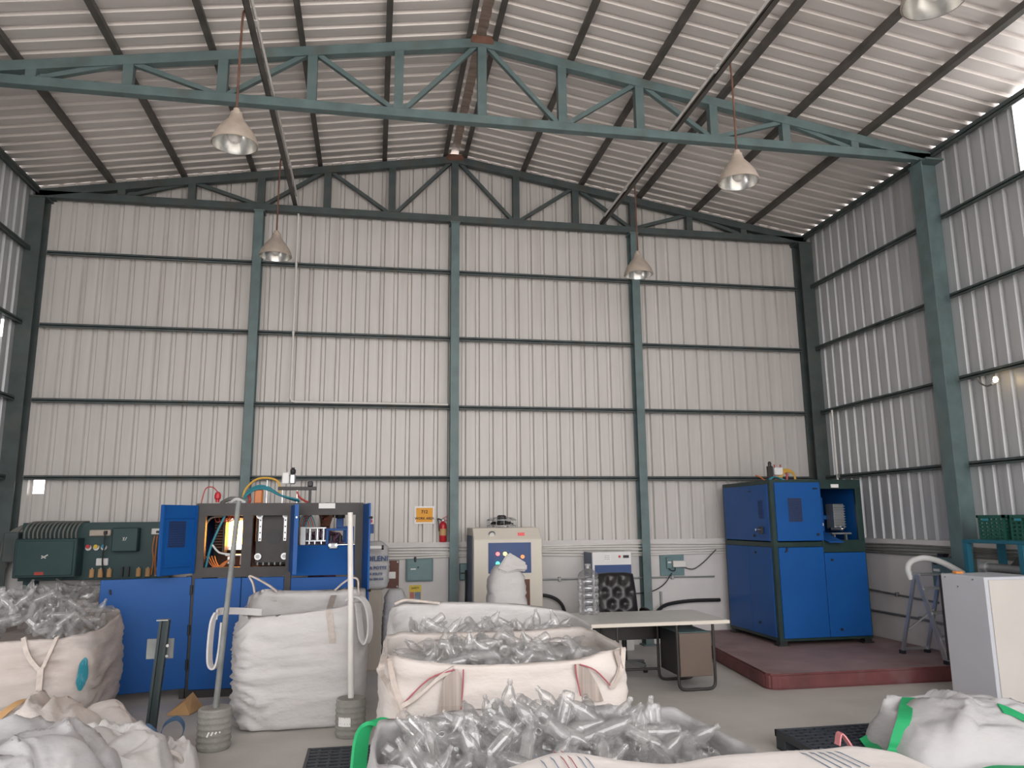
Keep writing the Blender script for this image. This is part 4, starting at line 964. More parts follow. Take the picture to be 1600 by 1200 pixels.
MB().lathe([(.0,0),(.04,0),(.043,.02),(.04,.06),(.022,.085),(.012,.09),(.012,.105)], (6.80,8.02,LEDGE+.012), 16, closed=False).build('body', M['bottleblue'], t, smooth=True); MB().lathe([(.014,.10),(.014,.12),(.005,.135),(.004,.17)], (6.80,8.02,LEDGE+.012), 12).build('nozzle', M['bottleblue'], t, smooth=True)
t = thing('machine_bench', 'petrol blue steel bench frame with rollers behind the grey steel cabinet', 'bench', (6.45,7.05,0))
BZ = 1.47
for x, y in ((6.28,7.32),(6.28,6.60),(6.70,7.32),(6.70,6.60)): MB().box(x-.03,x+.03,y-.03,y+.03,0,BZ).build('leg', M['bench'], t)
MB().box(6.25,6.73,6.0,7.35,BZ,BZ+.035).build('top_frame', M['bench'], t, bev=.004)
MB().box(6.24,6.74,6.3,7.35,.95,1.0).build('shelf', M['steel'], t)
MB().cyl((6.36,7.15,1.22),(6.36,6.3,1.22),.045,16).build('roller', M['steel'], t, smooth=True); MB().cyl((6.36,7.2,1.22),(6.36,7.14,1.22),.065,18).build('roller_end', M['alu'], t, smooth=True)
MB().box(6.30,6.60,6.35,7.0,1.0,1.12).build('gearbox', M['frame_black'], t, bev=.02); MB().box(6.28,6.33,6.5,6.9,1.02,1.16).build('guide_plate', M['alu'], t)
MB().add([(6.34,6.85,1.25),(6.34,6.62,1.44),(6.34,6.62,1.25),(6.36,6.85,1.25),(6.36,6.62,1.44),(6.36,6.62,1.25)],[(0,1,2),(5,4,3),(0,3,4,1),(1,4,5,2),(2,5,3,0)]).build('gusset', M['frame_black'], t)
def crate(x, y, z, w, d, h, lab):
    t = thing('plastic_crate', lab, 'crate', (x+w/2,y+d/2,z), 'green crates on the bench')
    MB().box(x,x+w,y,y+d,z,z+.012).build('base', M['crate'], t)
    for (a0,a1,b0,b1) in ((x,x+w,y,y+.012),(x,x+w,y+d-.012,y+d),(x,x+.012,y,y+d),(x+w-.012,x+w,y,y+d)):
        for k in range(6): zz = z+.02+k*(h-.05)/5.2; MB().box(a0,a1,b0,b1,zz,zz+.026).build('side_slat', M['crate'], t)
        long_x = (a1-a0) > (b1-b0)
        for q in range(6):
            f_ = q/5
            if long_x: xx = a0+f_*(a1-a0-.02); MB().box(xx,xx+.02,b0-.004,b1+.004,z,z+h).build('side_rib', M['crate'], t)
            else: yy_ = b0+f_*(b1-b0-.02); MB().box(a0-.004,a1+.004,yy_,yy_+.02,z,z+h).build('side_rib', M['crate'], t)
    MB().box(x-.012,x+w+.012,y-.012,y+.012,z+h-.03,z+h).box(x-.012,x+w+.012,y+d-.012,y+d+.012,z+h-.03,z+h).box(x-.012,x+.012,y-.012,y+d+.012,z+h-.03,z+h).box(x+w-.012,x+w+.012,y-.012,y+d+.012,z+h-.03,z+h).build('rim', M['crate'], t)
    MB().box(x-.016,x-.012,y+d*.55,y+d*.8,z+h-.06,z+h-.035).build('label_plate', M['tealhose'], t)
crate(6.40, 6.92, BZ+.035, .32, .34, .255, 'dark green slatted plastic crate at the end of the blue bench')
crate(6.40, 6.50, BZ+.035, .32, .34, .255, 'green slatted plastic crate cut off by the picture edge')
t = thing('steel_cabinet', 'grey steel cabinet with a cream front panel by the plinth', 'cabinet', (6.0,6.6,0))
MB().box(5.60,6.18,6.36,6.92,.0,1.19).build('body', M['greywhite'], t, bev=.006)
MB().box(5.635,6.15,6.345,6.36,.03,1.165).build('front_panel', M['offwhite'], t, bev=.004)
for y, z in ((6.5,1.16),(6.86,1.16),(6.7,1.08)): MB().cyl((5.60,y,z),(5.594,y,z),.008,8).build('screw', M['steel'], t)
MB().box(5.62,5.72,6.93,6.98,.35,1.17).build('rear_cover', M['black'], t, bev=.006)
c = MB().box(5.70,5.78,6.82,6.88,1.19,1.212).build('orange_tag', M['orangebit'], bev=.004); tag(c, 'small orange plastic piece lying on the grey steel cabinet', 'plastic piece')
#@@PART4
# ------------------------------------------------------------------ woven bulk bags
def se(a, n):
    c, s = math.cos(a), math.sin(a)
    return math.copysign(abs(c)**(2/n), c), math.copysign(abs(s)**(2/n), s)
def fold(p, seed, fz=9.):
    v = Vector((p[0]*2.2+seed*7.3, p[1]*2.2-seed*3.1, p[2]*fz+1.5*noise.noise(Vector((p[0]*3+seed, p[1]*3, p[2]*2)))))
    return (1-2*abs(noise.noise(v))) + .6*(1-2*abs(noise.noise(v*2.1)))
def bag_body(mb, cx, cy, w, d, z0, rim, inner, seed, bulge=.05, n=5., amp=.018, base=.9, segs=104, rows=40, flare=0., leftf=False):
    """open sack: base, wrinkled walls up to rim(angle), inner walls down to `inner`"""
    rings = []
    def ring(fn): rings.append([fn(2*PI*j/segs) for j in range(segs)])
    for f in (.0, .5, .93):
        ring(lambda a, f=f: Vector((cx+se(a,n)[0]*w/2*base*f, cy+se(a,n)[1]*d/2*base*f, z0+.005*(1-f))))
    def wall(a, v, off):
        ex, ey = se(a, n); zr = rim(a); z = z0+.02+(zr-z0-.02)*v
        k = base+(1-base)*min(1, v*4)**.5 + bulge*math.sin(PI*min(1,v)*.95) + flare*v*v
        p = Vector((cx+ex*w/2*k, cy+ey*d/2*k, z))
        nv = Vector((ex, ey, 0)).normalized()
        q = fold(p, seed)*amp*(.35+.65*min(1,(1-v)*5+.25))*(1 if not leftf else max(.22, min(1, .35-1.3*(p.x-cx)/w)))
        return p+nv*(q-off)
    for i in range(rows+1): ring(lambda a, v=i/rows: wall(a, v, 0))
    for i in range(1, 13):
        def inn(a, t=i/12):
            zr = rim(a); v = (zr-(zr-inner)*t-z0)/(zr-z0); return wall(a, max(v,.02), .014+.02*t)
        ring(inn)
    lz = inner
    for f in (.6, .0):
        ring(lambda a, f=f: Vector((cx+se(a,n)[0]*w/2*base*f, cy+se(a,n)[1]*d/2*base*f, lz)))
    vs = [v for r in rings for v in r]; fs = []
    for i in range(len(rings)-1):
        for j in range(segs): j2 = (j+1) % segs; fs.append((i*segs+j, i*segs+j2, (i+1)*segs+j2, (i+1)*segs+j))
    mb.add(vs, fs); return mb
def bulk_bag(label, cx, cy, w, d, z0, rim, inner, seed, m='woven', **kw):
    t = thing('bulk_bag', label, 'bulk bag', (cx, cy, z0), 'bulk bags standing in the hall')
    bag_body(MB(), cx, cy, w, d, z0, rim, inner, seed, **kw).build('body', M[m], t, smooth='all')
    return t
def strap_loop(t, pts, half, m='strap', name='lifting_loop', th=.016):
    return MB().ribbon(smoothpath(pts, 6), half, th).build(name, M[m], t, smooth=True)
from mathutils.bvhtree import BVHTree
def snapper(t, direction=(0,1,0)):
    b = [c for c in COL.objects if c.parent == t and c.name.startswith('body')][0]; o3 = WO[b.name]
    tree = BVHTree.FromPolygons([v.co+o3 for v in b.data.vertices], [tuple(p.vertices) for p in b.data.polygons]); d = Vector(direction)
    def f(p, off=.006):
        p = Vector(p); h = tree.ray_cast(p-d*1.5, d)[0]
        return (h-d*off) if h is not None else p
    return f
def nz1(x, s=0.): return noise.noise(Vector((x, s, 3.7)))

# empty open bag in the middle
def rim_e(a):
    ex, ey = se(a, 5)
    return 1.035 + .05*ex*(-ey*.5+.5) + .055*ey + .03*abs(ex*ey)**2 + .015*nz1(a*2, 1)
eb = bulk_bag('empty white bulk bag standing open between the two concrete weighted poles', -.575, 7.56, 1.04, .92, 0, rim_e, .25, 1, bulge=.05, amp=.06, base=.93, leftf=True)
strap_loop(eb, [(-1.10,7.98,1.02),(-1.13,7.99,1.16),(-1.17,8.0,1.235),(-1.10,8.0,1.21),(-.98,8.0,1.14),(-.90,8.0,1.08)], (0,.03,.0))
strap_loop(eb, [(-.35,8.0,1.08),(-.27,8.0,1.15),(-.19,8.0,1.195),(-.13,7.99,1.18),(-.12,7.98,1.09),(-.11,7.97,1.02)], (0,.03,0))
strap_loop(eb, [(-.92,7.06,.99),(-1.07,7.0,1.01),(-1.22,6.84,1.03),(-1.235,6.78,1.0)], (0,.0,.028), m='woven')
strap_loop(eb, [(-1.235,6.78,1.03),(-1.26,6.76,.95),(-1.27,6.76,.75),(-1.26,6.77,.62),(-1.215,6.78,.60),(-1.19,6.78,.72),(-1.18,6.78,.95)], (.012,.03,0), m='woven')
strap_loop(eb, [(-.20,7.07,1.07),(-.10,7.03,1.10),(-.03,7.04,1.03),(.0,7.06,.90),(.0,7.07,.77),(-.03,7.06,.70),(-.07,7.05,.76),(-.09,7.05,.9),(-.11,7.05,1.05)], (.02,.03,0), m='woven')
sne = snapper(eb)
MB().ribbon([sne((-.36+.006*k,7.1,1.03-.04*k)) for k in range(9)], (.028,0,0), .004).build('webbing', M['strap'], eb)

# row of filled bags towards the camera
def rim_b(a):
    ex, ey = se(a, 5); return 1.055 + .075*ey*(1 if ex < .2 else 1-.9*(ex-.2)) + .012*nz1(a*3, 2) - .02*ex
bb = bulk_bag('farthest of the four bulk bags in the row by the desk, tall back flap', .83, 5.56, 1.36, .92, .14, rim_b, .80, 2, 'woven', bulge=.03)
strap_loop(bb, [(.18,5.99,1.14),(.26,6.0,1.165),(.40,6.0,1.15),(.52,6.0,1.135)], (0,.03,0)); strap_loop(bb, [(.16,5.14,1.03),(.11,5.10,1.0),(.12,5.08,.9),(.17,5.08,.86),(.2,5.09,.98)], (.015,.02,0))
def rim_a(a):
    ex, ey = se(a, 5); s = 1.085 - .035*(1-abs(ex)**2)*(1 if ey < 0 else .3) + .03*abs(ex*ey)**3 + .012*nz1(a*3, 5)
    return s
ba = bulk_bag('bulk bag of clear bottles with wide brown webbing on its front', .71, 4.37, 1.24, .92, .14, rim_a, .78, 3, 'woven_warm', bulge=.035)
yf = 3.845
sna = snapper(ba)
def fa(px, py, dy=0.):
    p = (.06+(px-597)*.00324, 3.86, min(1.035, 1.14-(py-1015)*.00335) if 640 < px < 960 else min(1.075, 1.14-(py-1015)*.00335))
    return sna(p, .006+dy*.7)
MB().ribbon([fa(705,1034),fa(703,1060,.012),fa(700,1095,.012),fa(698,1125,.008)], [(.02,0,0),(.045,0,0),(.058,0,0),(.06,0,0)], .004).build('webbing', M['webdark'], ba)
MB().ribbon([fa(896,1031),fa(902,1050,.012),fa(912,1075,.012),fa(920,1100,.008)], [(.012,0,0),(.03,0,0),(.05,0,0),(.055,0,0)], .004).build('webbing', M['webdark'], ba)
for pp in ([fa(719,1040,.016),fa(718,1070,.018),fa(714,1110,.016)], [fa(706,1034,.014),fa(668,1058,.02),fa(630,1092,.026)], [fa(893,1034,.016),fa(894,1060,.018),fa(899,1090,.018)], [fa(900,1034,.016),fa(925,1056,.02),fa(953,1082,.02)]):
    MB().tube(smoothpath(pp,4), .004, 6).build('seam_thread', M['pinkthread'], ba, smooth=True)
strap_loop(ba, [fa(604,1015,.0),fa(597,1022,.03),fa(596,1045,.03),fa(610,1070,.03),fa(624,1096,.03),fa(626,1130,.03)], (.014,.012,0)); strap_loop(ba, [fa(612,1016,.0),fa(610,1040,.02),fa(616,1070,.025),fa(628,1096,.03),fa(640,1130,.03)], (.014,.01,0))
strap_loop(ba, [fa(626,1096,.035),fa(650,1082,.03),fa(680,1058,.02),fa(702,1036,.0)], (.008,0,.016)); 
strap_loop(ba, [fa(955,1084,.02),fa(970,1062,.02),fa(980,1035,.02),fa(986,1015,.01),fa(980,1008,.0)], (.016,.01,0)); strap_loop(ba, [fa(970,1015,.0),fa(966,1035,.018),fa(972,1058,.02)], (.014,.0,0), m='webdark')
def rim_c(a):
    ex, ey = se(a, 5); return .965 - .03*ey - .03*max(0,ex)*(1-.6*max(0,ey)) + .02*nz1(a*3, 9)
bc = bulk_bag('bulk bag heaped with clear bottles, second from the camera, with a green strap', .69, 2.98, 1.32, .98, 0, rim_c, .62, 4, 'woven_grey', bulge=.03)
strap_loop(bc, [(.09,3.46,.90),(.03,3.46,.92),(-.015,3.43,.89),(-.03,3.38,.80),(-.03,3.32,.70),(-.01,3.28,.62)], (.028,.03,.0), m='greenstrap')
# nearest bag: top flap folded shut
def flap_z(x, y):
    return 1.132 + .028*math.exp(-((x-.45)/.16)**2) - .012*math.exp(-((x-.78)/.12)**2) - .10*max(0,(abs(x-.88)-.42))*1.5 + .012*nz1(x*6, y*5)
t = thing('bulk_bag', 'nearest bulk bag with its pale top flap closed, at the bottom picture edge', 'bulk bag', (.86,1.5,0), 'bulk bags standing in the hall')
mb = MB(); nu, nv = 60, 40; vs = []
bag_body(mb, .86, 1.50, 1.24, 1.10, 0, lambda a: 1.045+.01*nz1(a*4,4), .98, 6, bulge=.02)
mb.build('body', M['woven_warm'], t, smooth='all')
mb = MB()
for j in range(nv+1):
    for i in range(nu+1):
        x = .235+1.25*i/nu; y = .92+1.17*j/nv; e_ = min(i, nu-i, j, nv-j)
        vs.append((x, y, flap_z(x,y) - (.05 if e_ == 0 else (.012 if e_ == 1 else 0))))
fs = [(j*(nu+1)+i, j*(nu+1)+i+1, (j+1)*(nu+1)+i+1, (j+1)*(nu+1)+i) for j in range(nv) for i in range(nu)]
mb.add(vs, fs).build('top_flap', M['flap'], t, smooth='all')
for xs in ((.43,.455,.48,.50,.525,.545),(1.14,1.165,1.19,1.215,1.24)):
    for x in xs: MB().tube([(x, 2.07, flap_z(x,2.07)-.012+.004), (x+.004, 1.98, flap_z(x+.004,1.98)+.003), (x, 1.85, flap_z(x,1.85)+.003)], .0013, 5).build('stitching', M['pinkthread' if len(xs) % 2 == 0 and x in (xs[2], xs[3]) else 'greyblueprint'], t)
MB().ribbon(smoothpath([(1.30,2.08,flap_z(1.3,2.07)-.01),(1.315,2.085,flap_z(1.3,2.07)+.02),(1.345,2.08,flap_z(1.34,2.07)-.02)],4), (0,.012,0), .004).build('corner_loop', M['pinkprint'], t)

# left: bags of bottles
def rim_l(a):
    ex, ey = se(a, 5); return .90 + .06*ey + .02*ex + .02*nz1(a*3, 12)
l1 = bulk_bag('large bulk bag of clear bottles with a green print at the left picture edge', -2.86, 7.42, 1.22, .96, 0, rim_l, .62, 7, 'woven_shaded', bulge=.06, amp=.028)
snl = snapper(l1)
strap_loop(l1, [(-2.72,6.93,.86),(-2.66,6.88,.74),(-2.58,6.87,.64),(-2.545,6.87,.62),(-2.52,6.88,.68),(-2.47,6.92,.86)], (.016,.0,.008)); strap_loop(l1, [(-2.55,6.87,.64),(-2.545,6.86,.5),(-2.55,6.87,.36)], (.022,0,0))
MB().ribbon([snl((-3.36+.1*k,6.9,.815+.005*k)) for k in range(10)], (0,.004,.018), .006).build('hem', M['woven_shaded'], l1, smooth=True)
mb = MB(); mb.lathe([(0,0),(.02,0),(.04,0),(.06,0),(.08,0),(.10,0)], (0,0,0), 28, Matrix.Rotation(PI/2,3,'X') @ Matrix.Diagonal((.65,1.25,1)), closed=False)
mb.v = [tuple(snl((-2.27+v[0]*.5, 7.02, .56+v[2]+.3*v[0]), .014)) for v in mb.v]; mb.build('green_print', M['tealhose'], l1)
l2 = bulk_bag('bulk bag of bottles behind the left one, under the teal switchgear', -3.10, 8.98, 1.0, .84, 0, lambda a: 1.0+.03*se(a,5)[1]+.015*nz1(a*3,20), .75, 8, 'woven_shaded', bulge=.04)
for x in (-3.35, -2.85): strap_loop(l2, [(x-.14,8.56,.98),(x-.05,8.53,.99),(x+.05,8.53,.94),(x+.10,8.53,.84)], (0,.0,.02), m='webdark')

# ------------------------------------------------------------------ the bottles in them
def bottle_mesh(h, r, name, n=10):
    p = [(r*.55,.004),(r*.92,0),(r,.012)]
    k = 4
    for i in range(k):
        z = .02+(h*.55-.02)*i/k; p += [(r,z),(r*.94,z+.012)]
    p += [(r,h*.60),(r*.93,h*.70),(r*.62,h*.82),(r*.36,h*.89),(r*.34,h*.93),(r*.42,h*.935),(r*.42,h*.95),(r*.34,h*.955),(r*.34,h)]
    o = MB().lathe([(a, z-h/2) for a, z in p], (0,0,0), n, closed=False).build(name, M['pet'], origin=(0,0,0), smooth=True)
    me = o.data; bpy.data.objects.remove(o); return me
BM = [bottle_mesh(.19, .029, 'plastic_bottle'), bottle_mesh(.165, .025, 'plastic_bottle'), bottle_mesh(.215, .032, 'plastic_bottle')]
def random_rot(r, flat=.5):
    ax = Vector((r.uniform(-1,1), r.uniform(-1,1), r.uniform(-flat,1))).normalized()
    return Vector((0,0,1)).rotation_difference(ax) @ Quaternion((0,0,1), r.uniform(0,6.28))
def bottles(n, x0, x1, y0, y1, surf, label, group, seed, fill, kinds=(0,1,2)):
    r = random.Random(seed); k = 0; nx = max(1, int(round(math.sqrt(n*(x1-x0)/(y1-y0))))); ny = math.ceil(n/nx)
    for j in range(ny):
        for i in range(nx):
            if k >= n: break
            x = x0+(x1-x0)*(i+.5+r.uniform(-.45,.45))/nx; y = y0+(y1-y0)*(j+.5+r.uniform(-.45,.45))/ny
            me = BM[r.choice(kinds)]; o = bpy.data.objects.new('plastic_bottle', me); COL.objects.link(o)
            o.rotation_mode = 'QUATERNION'; o.rotation_quaternion = random_rot(r)
            place(o, (x, y, surf(x,y)+r.uniform(-.035,.02))); tag(o, label, 'bottle', group); k += 1
    # everything deeper in the bag, too buried to count
    mb = MB()
    for q in range(fill):
        x = r.uniform(x0,x1); y = r.uniform(y0,y1); z = surf(x,y)-.05-r.random()*.11; R3 = random_rot(r, 1).to_matrix()
        h = .18; mb.lathe([(.024,-h/2),(.028,-h*.45),(.028,h*.15),(.018,h*.33),(.010,h*.4),(.010,h/2)], (x,y,z), 8, R3, closed=False)
    o = mb.build('buried_bottles', M['pet'], smooth=True); tag(o, 'clear bottles buried deeper in the '+group.split(' in the ',1)[1], 'bottles', None, 'stuff')
bottles(104, .12, 1.24, 2.58, 3.38, lambda x,y: .895+.10*math.exp(-((x-.72)/.42)**2)*math.exp(-((y-3.15)/.4)**2)+.02*(x<.3), 'clear plastic bottle in the heap on the second bag from the camera', 'bottles in the second bag from the camera', 3, 190)
bottles(66, .20, 1.22, 4.02, 4.74, lambda x,y: 1.005+.05*math.exp(-((x-.75)/.4)**2)+.0*y, 'clear plastic bottle in the bulk bag with brown webbing', 'bottles in the bag with brown webbing', 5, 130)
bottles(34, .26, 1.40, 5.22, 5.90, lambda x,y: .99+.03*math.exp(-((x-.75)/.4)**2), 'clear plastic bottle in the farthest bulk bag of the row', 'bottles in the farthest bag of the row', 6, 60)
bottles(76, -3.34, -2.36, 7.06, 7.80, lambda x,y: .93+.25*math.exp(-((x+2.95)/.5)**2)*math.exp(-((y-7.55)/.42)**2), 'clear plastic bottle heaped on the large bag at the left edge', 'bottles in the large left bag', 7, 140)
bottles(20, -3.5, -2.72, 8.66, 9.28, lambda x,y: 1.02+.06*math.exp(-((x+3.05)/.35)**2), 'clear plastic bottle on the bag below the teal switchgear', 'bottles in the bag below the switchgear', 8, 40)

# ------------------------------------------------------------------ sacks and cartons behind
def sack(name, label, cx, cy, w, d, z0, h, seed, m='woven', amp=.014, topf=None):
    t = thing(name, label, 'sack', (cx,cy,z0))
    mb = MB(); segs, rows = 48, 36; vs = []
    for i in range(rows+1):
        v = i/rows; k = .86+.14*math.sin(PI*min(1,v*1.25)*.8)
        if v < .06: k *= .75+.25*v/.06
        k *= 1-.14*v
        if v > .86: k *= 1-.5*((v-.86)/.14)**1.6
        for j in range(segs):
            a = 2*PI*j/segs; ex, ey = se(a, 3.2); p = Vector((cx+ex*w/2*k, cy+ey*d/2*k, z0+h*v))
            vs.append(p+Vector((ex,ey,0)).normalized()*fold(p,seed,14)*amp)
    fs = [(i*segs+j, i*segs+(j+1)%segs, (i+1)*segs+(j+1)%segs, (i+1)*segs+j) for i in range(rows) for j in range(segs)]
    fs += [tuple(reversed(range(segs))), tuple(range(rows*segs, (rows+1)*segs))]
    mb.add(vs, fs).build('body', M[m], t, smooth='all'); return t
ws = sack('woven_sack', 'tall full white woven sack with a folded mouth before the cream cabinet', 1.53, 8.85, .48, .42, 0, 1.25, 31, amp=.016)
mb = MB()    # the folded-over mouth
P_ = [(1.40,8.70,1.20),(1.52,8.64,1.40),(1.58,8.66,1.37),(1.74,8.66,1.27),(1.74,8.68,1.18),(1.62,8.66,1.19),(1.50,8.66,1.16)]
mb.add([Vector(q) for q in P_]+[Vector(q)+Vector((.02,.22,-.03)) for q in P_], [(0,1,2,3,4,5,6),(13,12,11,10,9,8,7)]+[(i,(i+1)%7,7+(i+1)%7,7+i) for i in range(7)])
mb.build('folded_mouth', M['woven'], ws, bev=.02, seg=2, smooth=True)
c = MB().box(-.09,.14,9.66,10.05,0,.93).build('carton', M['carton'], bev=.008); tag(c, 'plain beige carton standing on end under the printed sack', 'carton')
ps = sack('printed_sack', 'white sack with blue lettering resting on the beige carton', .03, 9.86, .40, .34, .93, .58, 33, 'woven_grey', .010)
text_mesh('FOILENI', .085, 'lettering', M['blueink'], (.05,9.672,1.30), ps, thick=.004)
text_mesh('ZZA POTTE', .052, 'lettering', M['blueink'], (.05,9.668,1.19), ps, thick=.004)
for k, s_ in enumerate(('A SOLITE', 'No 250 KG')): text_mesh(s_, .038, 'lettering', M['blueink'], (.06,9.668,1.12-.06*k), ps, thick=.004)
sack('woven_sack', 'limp grey white sack on the floor beside the beige carton', .30, 9.80, .30, .36, 0, .93, 35, 'woven_grey')
t = thing('push_button_box', 'small navy control box with a red button beside the open machine', 'control box', (-.02,8.75,1.6)); MB().box(-.055,.02,8.70,8.78,1.62,1.72).build('case', M['navy'], t, bev=.005); MB().box(-.055,.02,8.70,8.78,1.72,1.79).build('head', M['pvc'], t, bev=.005); MB().cyl((-.015,8.70,1.755),(-.015,8.68,1.755),.02,14).build('button', M['red'], t, smooth=True); MB().box(-.06,-.055,8.72,8.76,1.62,1.79).build('bracket', M['steel'], t)
MB().box(-.11,-.055,8.72,8.76,1.66,1.70).build('arm', M['steel'], t)

# ------------------------------------------------------------------ weighted poles, post, scrap
def weighted_pole(cx, cy, r, h, top, pr, pm, label, seed, patch):
    t = thing('weighted_pole', label, 'pole stand', (cx,cy,0), 'poles set in cast concrete')
    p = [(r*.90,0),(r*.98,.012)]
    for k in range(6):
        z = .02+k*(h-.04)/6; p += [(r*.985,z),(r*1.03,z+.010),(r*1.03,z+.018),(r*.985,z+.028)]
    p += [(r*1.0,h-.012),(r*.93,h)]
    b_ = MB().lathe(p, (cx,cy,0), 36).build('concrete_weight', M['cement'], t, smooth=True)
    MB().tube([(cx,cy,h-.02), tuple(Vector((cx,cy,h))*.55+Vector(top)*.45), top], [pr*1.08, pr, pr*.95], 12).build('pole', M[pm], t, smooth=True)
    if patch:
        mb = MB(); vs = []
        for i in range(9):
            a = -PI/2-.85+i*.11
            for z in (.10,.17): vs.append((cx+(r*1.03)*math.cos(a), cy+(r*1.03)*math.sin(a), z))
        mb.add(vs, [(2*i,2*i+2,2*i+3,2*i+1) for i in range(8)]).build('paper_label', M['paper'], b_)
    else:
        for k in range(4): MB().bar((cx-.03+.03*k,cy-r*1.02,.12+.01*k),(cx-.015+.028*k,cy-r*1.02,.155),.004,.012).build('worn_print', M['paper'], b_)
weighted_pole(-1.19, 6.71, .128, .31, (-1.10,6.72,1.93), .022, 'polesteel', 'steel pole in a cast concrete weight, shadowed left of the empty bag', 1, False)
weighted_pole(-.14, 6.86, .122, .30, (-.19,6.88,1.83), .024, 'pvc', 'white pole in a cast concrete weight with a paper patch', 2, True)
t = thing('steel_post', 'short dark steel channel post with a bracket, standing by the heap of bags', 'post', (-1.71,6.86,0))
MB().bar((-1.735,6.86,0),(-1.675,6.86,.97),.02,.06,(0,1,0)).bar((-1.705,6.855,0),(-1.645,6.855,.97),.05,.006,(0,1,0)).bar((-1.68,6.86,0),(-1.62,6.86,.97),.02,.06,(0,1,0)).build('channel', M['postdark'], t)
MB().box(-1.79,-1.58,6.915,6.925,.66,.82).build('bracket', M['polesteel'], t, bev=.004); MB().box(-1.78,-1.58,6.78,6.94,0,.012).build('base_plate', M['frame_black'], t)
for z in (.70,.78): MB().cyl((-1.60,6.81,z),(-1.60,6.79,z),.012,8).build('bolt', M['chrome'], t)
MB().box(-1.705,-1.615,6.82,6.90,.97,.978).build('top_cap', M['steel'], t)
mb = MB(); K_ = [(-1.83,7.90,.01),(-1.62,7.86,.012),(-1.55,8.12,.02),(-1.66,8.15,.15),(-1.70,7.98,.10)]
mb.add(K_+[(x,y,z-.008) for x,y,z in K_], [(0,1,4),(1,2,3,4),(0,4,3),(6,5,9),(7,6,9,8),(5,8,9),(0,5,6,1),(1,6,7,2),(2,7,8,3),(3,8,5,0)])
c = mb.build('kraft_paper_scrap', M['kraft']); tag(c, 'bent piece of brown kraft paper on the floor by the open machine', 'paper')

# ------------------------------------------------------------------ heap of crumpled empty bags, bottom left
def lump(cx, cy, rx, ry, H, seed, rot=0., crease=.06, n=2.6, z0=0., fz=3.2, slope=(0,0), segs=72, rows=30):
    mb = MB(); vs = []; c, s = math.cos(rot), math.sin(rot)
    for i in range(rows+1):
        q = i/rows
        for j in range(segs):
            a = 2*PI*j/segs; ex, ey = se(a, n)
            k = 1+.10*noise.noise(Vector((math.cos(a)*1.7+seed, math.sin(a)*1.7, seed)))
            x, y = ex*rx*q*k, ey*ry*q*k
            z = H*max(0, 1-q**2.6)**.62
            v = Vector((x*fz+seed*3, y*fz-seed, seed*.7)); v += Vector((noise.noise(v*.8), noise.noise(v*.8+Vector((9,0,0))), 0))*.9
            w_ = min(1, (1-q)*5)
            z += w_*crease*((1-2*abs(noise.noise(v))) - .4 + .45*(1-2*abs(noise.noise(v*2.1))) + .22*(1-2*abs(noise.noise(v*4.7)))) + (slope[0]*x+slope[1]*y)*w_
            vs.append(Vector((cx+x*c-y*s, cy+x*s+y*c, z0+max(z, .004))))
    fs = [(i*segs+j, i*segs+(j+1)%segs, (i+1)*segs+(j+1)%segs, (i+1)*segs+j) for i in range(rows) for j in range(segs)]
    base = len(vs)
    vs += [Vector((v.x, v.y, z0)) for v in vs[rows*segs:]]
    fs += [(rows*segs+j, rows*segs+(j+1)%segs, base+(j+1)%segs, base+j) for j in range(segs)] + [tuple(reversed(range(base, base+segs)))]
    return mb.add(vs, fs)
G = 'crumpled empty bulk bags'
t = thing('crumpled_bag', 'crumpled cream bag with orange stripes at the back of the left heap', 'bulk bag', (-2.45,6.25,0), G)
lump(-2.40, 6.2, .62, .42, .50, 2.3, crease=.08).build('body', M['woven_warm'], t, smooth='all')
MB().ribbon(smoothpath([(-2.52,5.93,.38),(-2.46,6.02,.47),(-2.40,6.15,.53),(-2.38,6.3,.52)],5), (.03,0,.0), .004).build('stripe', M['kraft'], t, smooth=True)
t = thing('crumpled_bag', 'crumpled grey white bag nearest the bottom left picture corner', 'bulk bag', (-2.15,5.05,0), G)
lump(-1.98, 5.02, .66, .60, .56, 4.1, crease=.09).build('body', M['woven_grey'], t, smooth='all')
t = thing('crumpled_bag', 'crumpled pale bag in the middle of the left heap', 'bulk bag', (-1.72,5.75,0), G)
lump(-1.72, 5.74, .46, .46, .36, 6.6, .4, .10).build('body', M['woven'], t, smooth='all')
strap_loop(t, [(-1.75,5.4,.40),(-1.6,5.38,.34),(-1.45,5.42,.26),(-1.36,5.5,.16)], (.01,.025,.02), m='woven')
t = thing('crumpled_bag', 'folded cream bag flap leaning at the back of the left heap near the post', 'bulk bag', (-1.98,6.72,0), G)
lump(-1.98, 6.66, .27, .2, .36, 8.2, .2, .05).build('body', M['woven_warm'], t, smooth='all')
t = thing('crumpled_bag', 'small crumpled white bag with a rope loop right of the left heap', 'bulk bag', (-1.36,6.0,0), G)
lump(-1.36, 6.10, .19, .22, .19, 9.4, .3, .06).build('body', M['woven'], t, smooth='all')
MB().tube(smoothpath([(-1.5,5.95,.10),(-1.46,5.9,.19),(-1.36,5.88,.22),(-1.27,5.92,.17),(-1.26,6.0,.06)],6), .018, 8).build('rope_loop', M['woven_warm'], t, smooth=True)
c = lump(-1.60, 6.30, .14, .12, .27, 3.9, 0, .03).build('blue_cloth_bundle', M['bluestrap'], smooth='all'); tag(c, 'dark blue cloth bundle tucked into the heap of bags', 'cloth')
c = MB().ribbon(smoothpath([(-1.62,6.82,.05),(-1.60,6.86,.16),(-1.52,6.9,.20),(-1.46,6.9,.14),(-1.47,6.86,.05),(-1.53,6.8,.03)],6), (0,.02,.012), .006).build('blue_webbing_loop', M['bluestrap'], smooth=True); tag(c, 'loop of blue webbing on the floor beside the dark post', 'strap')

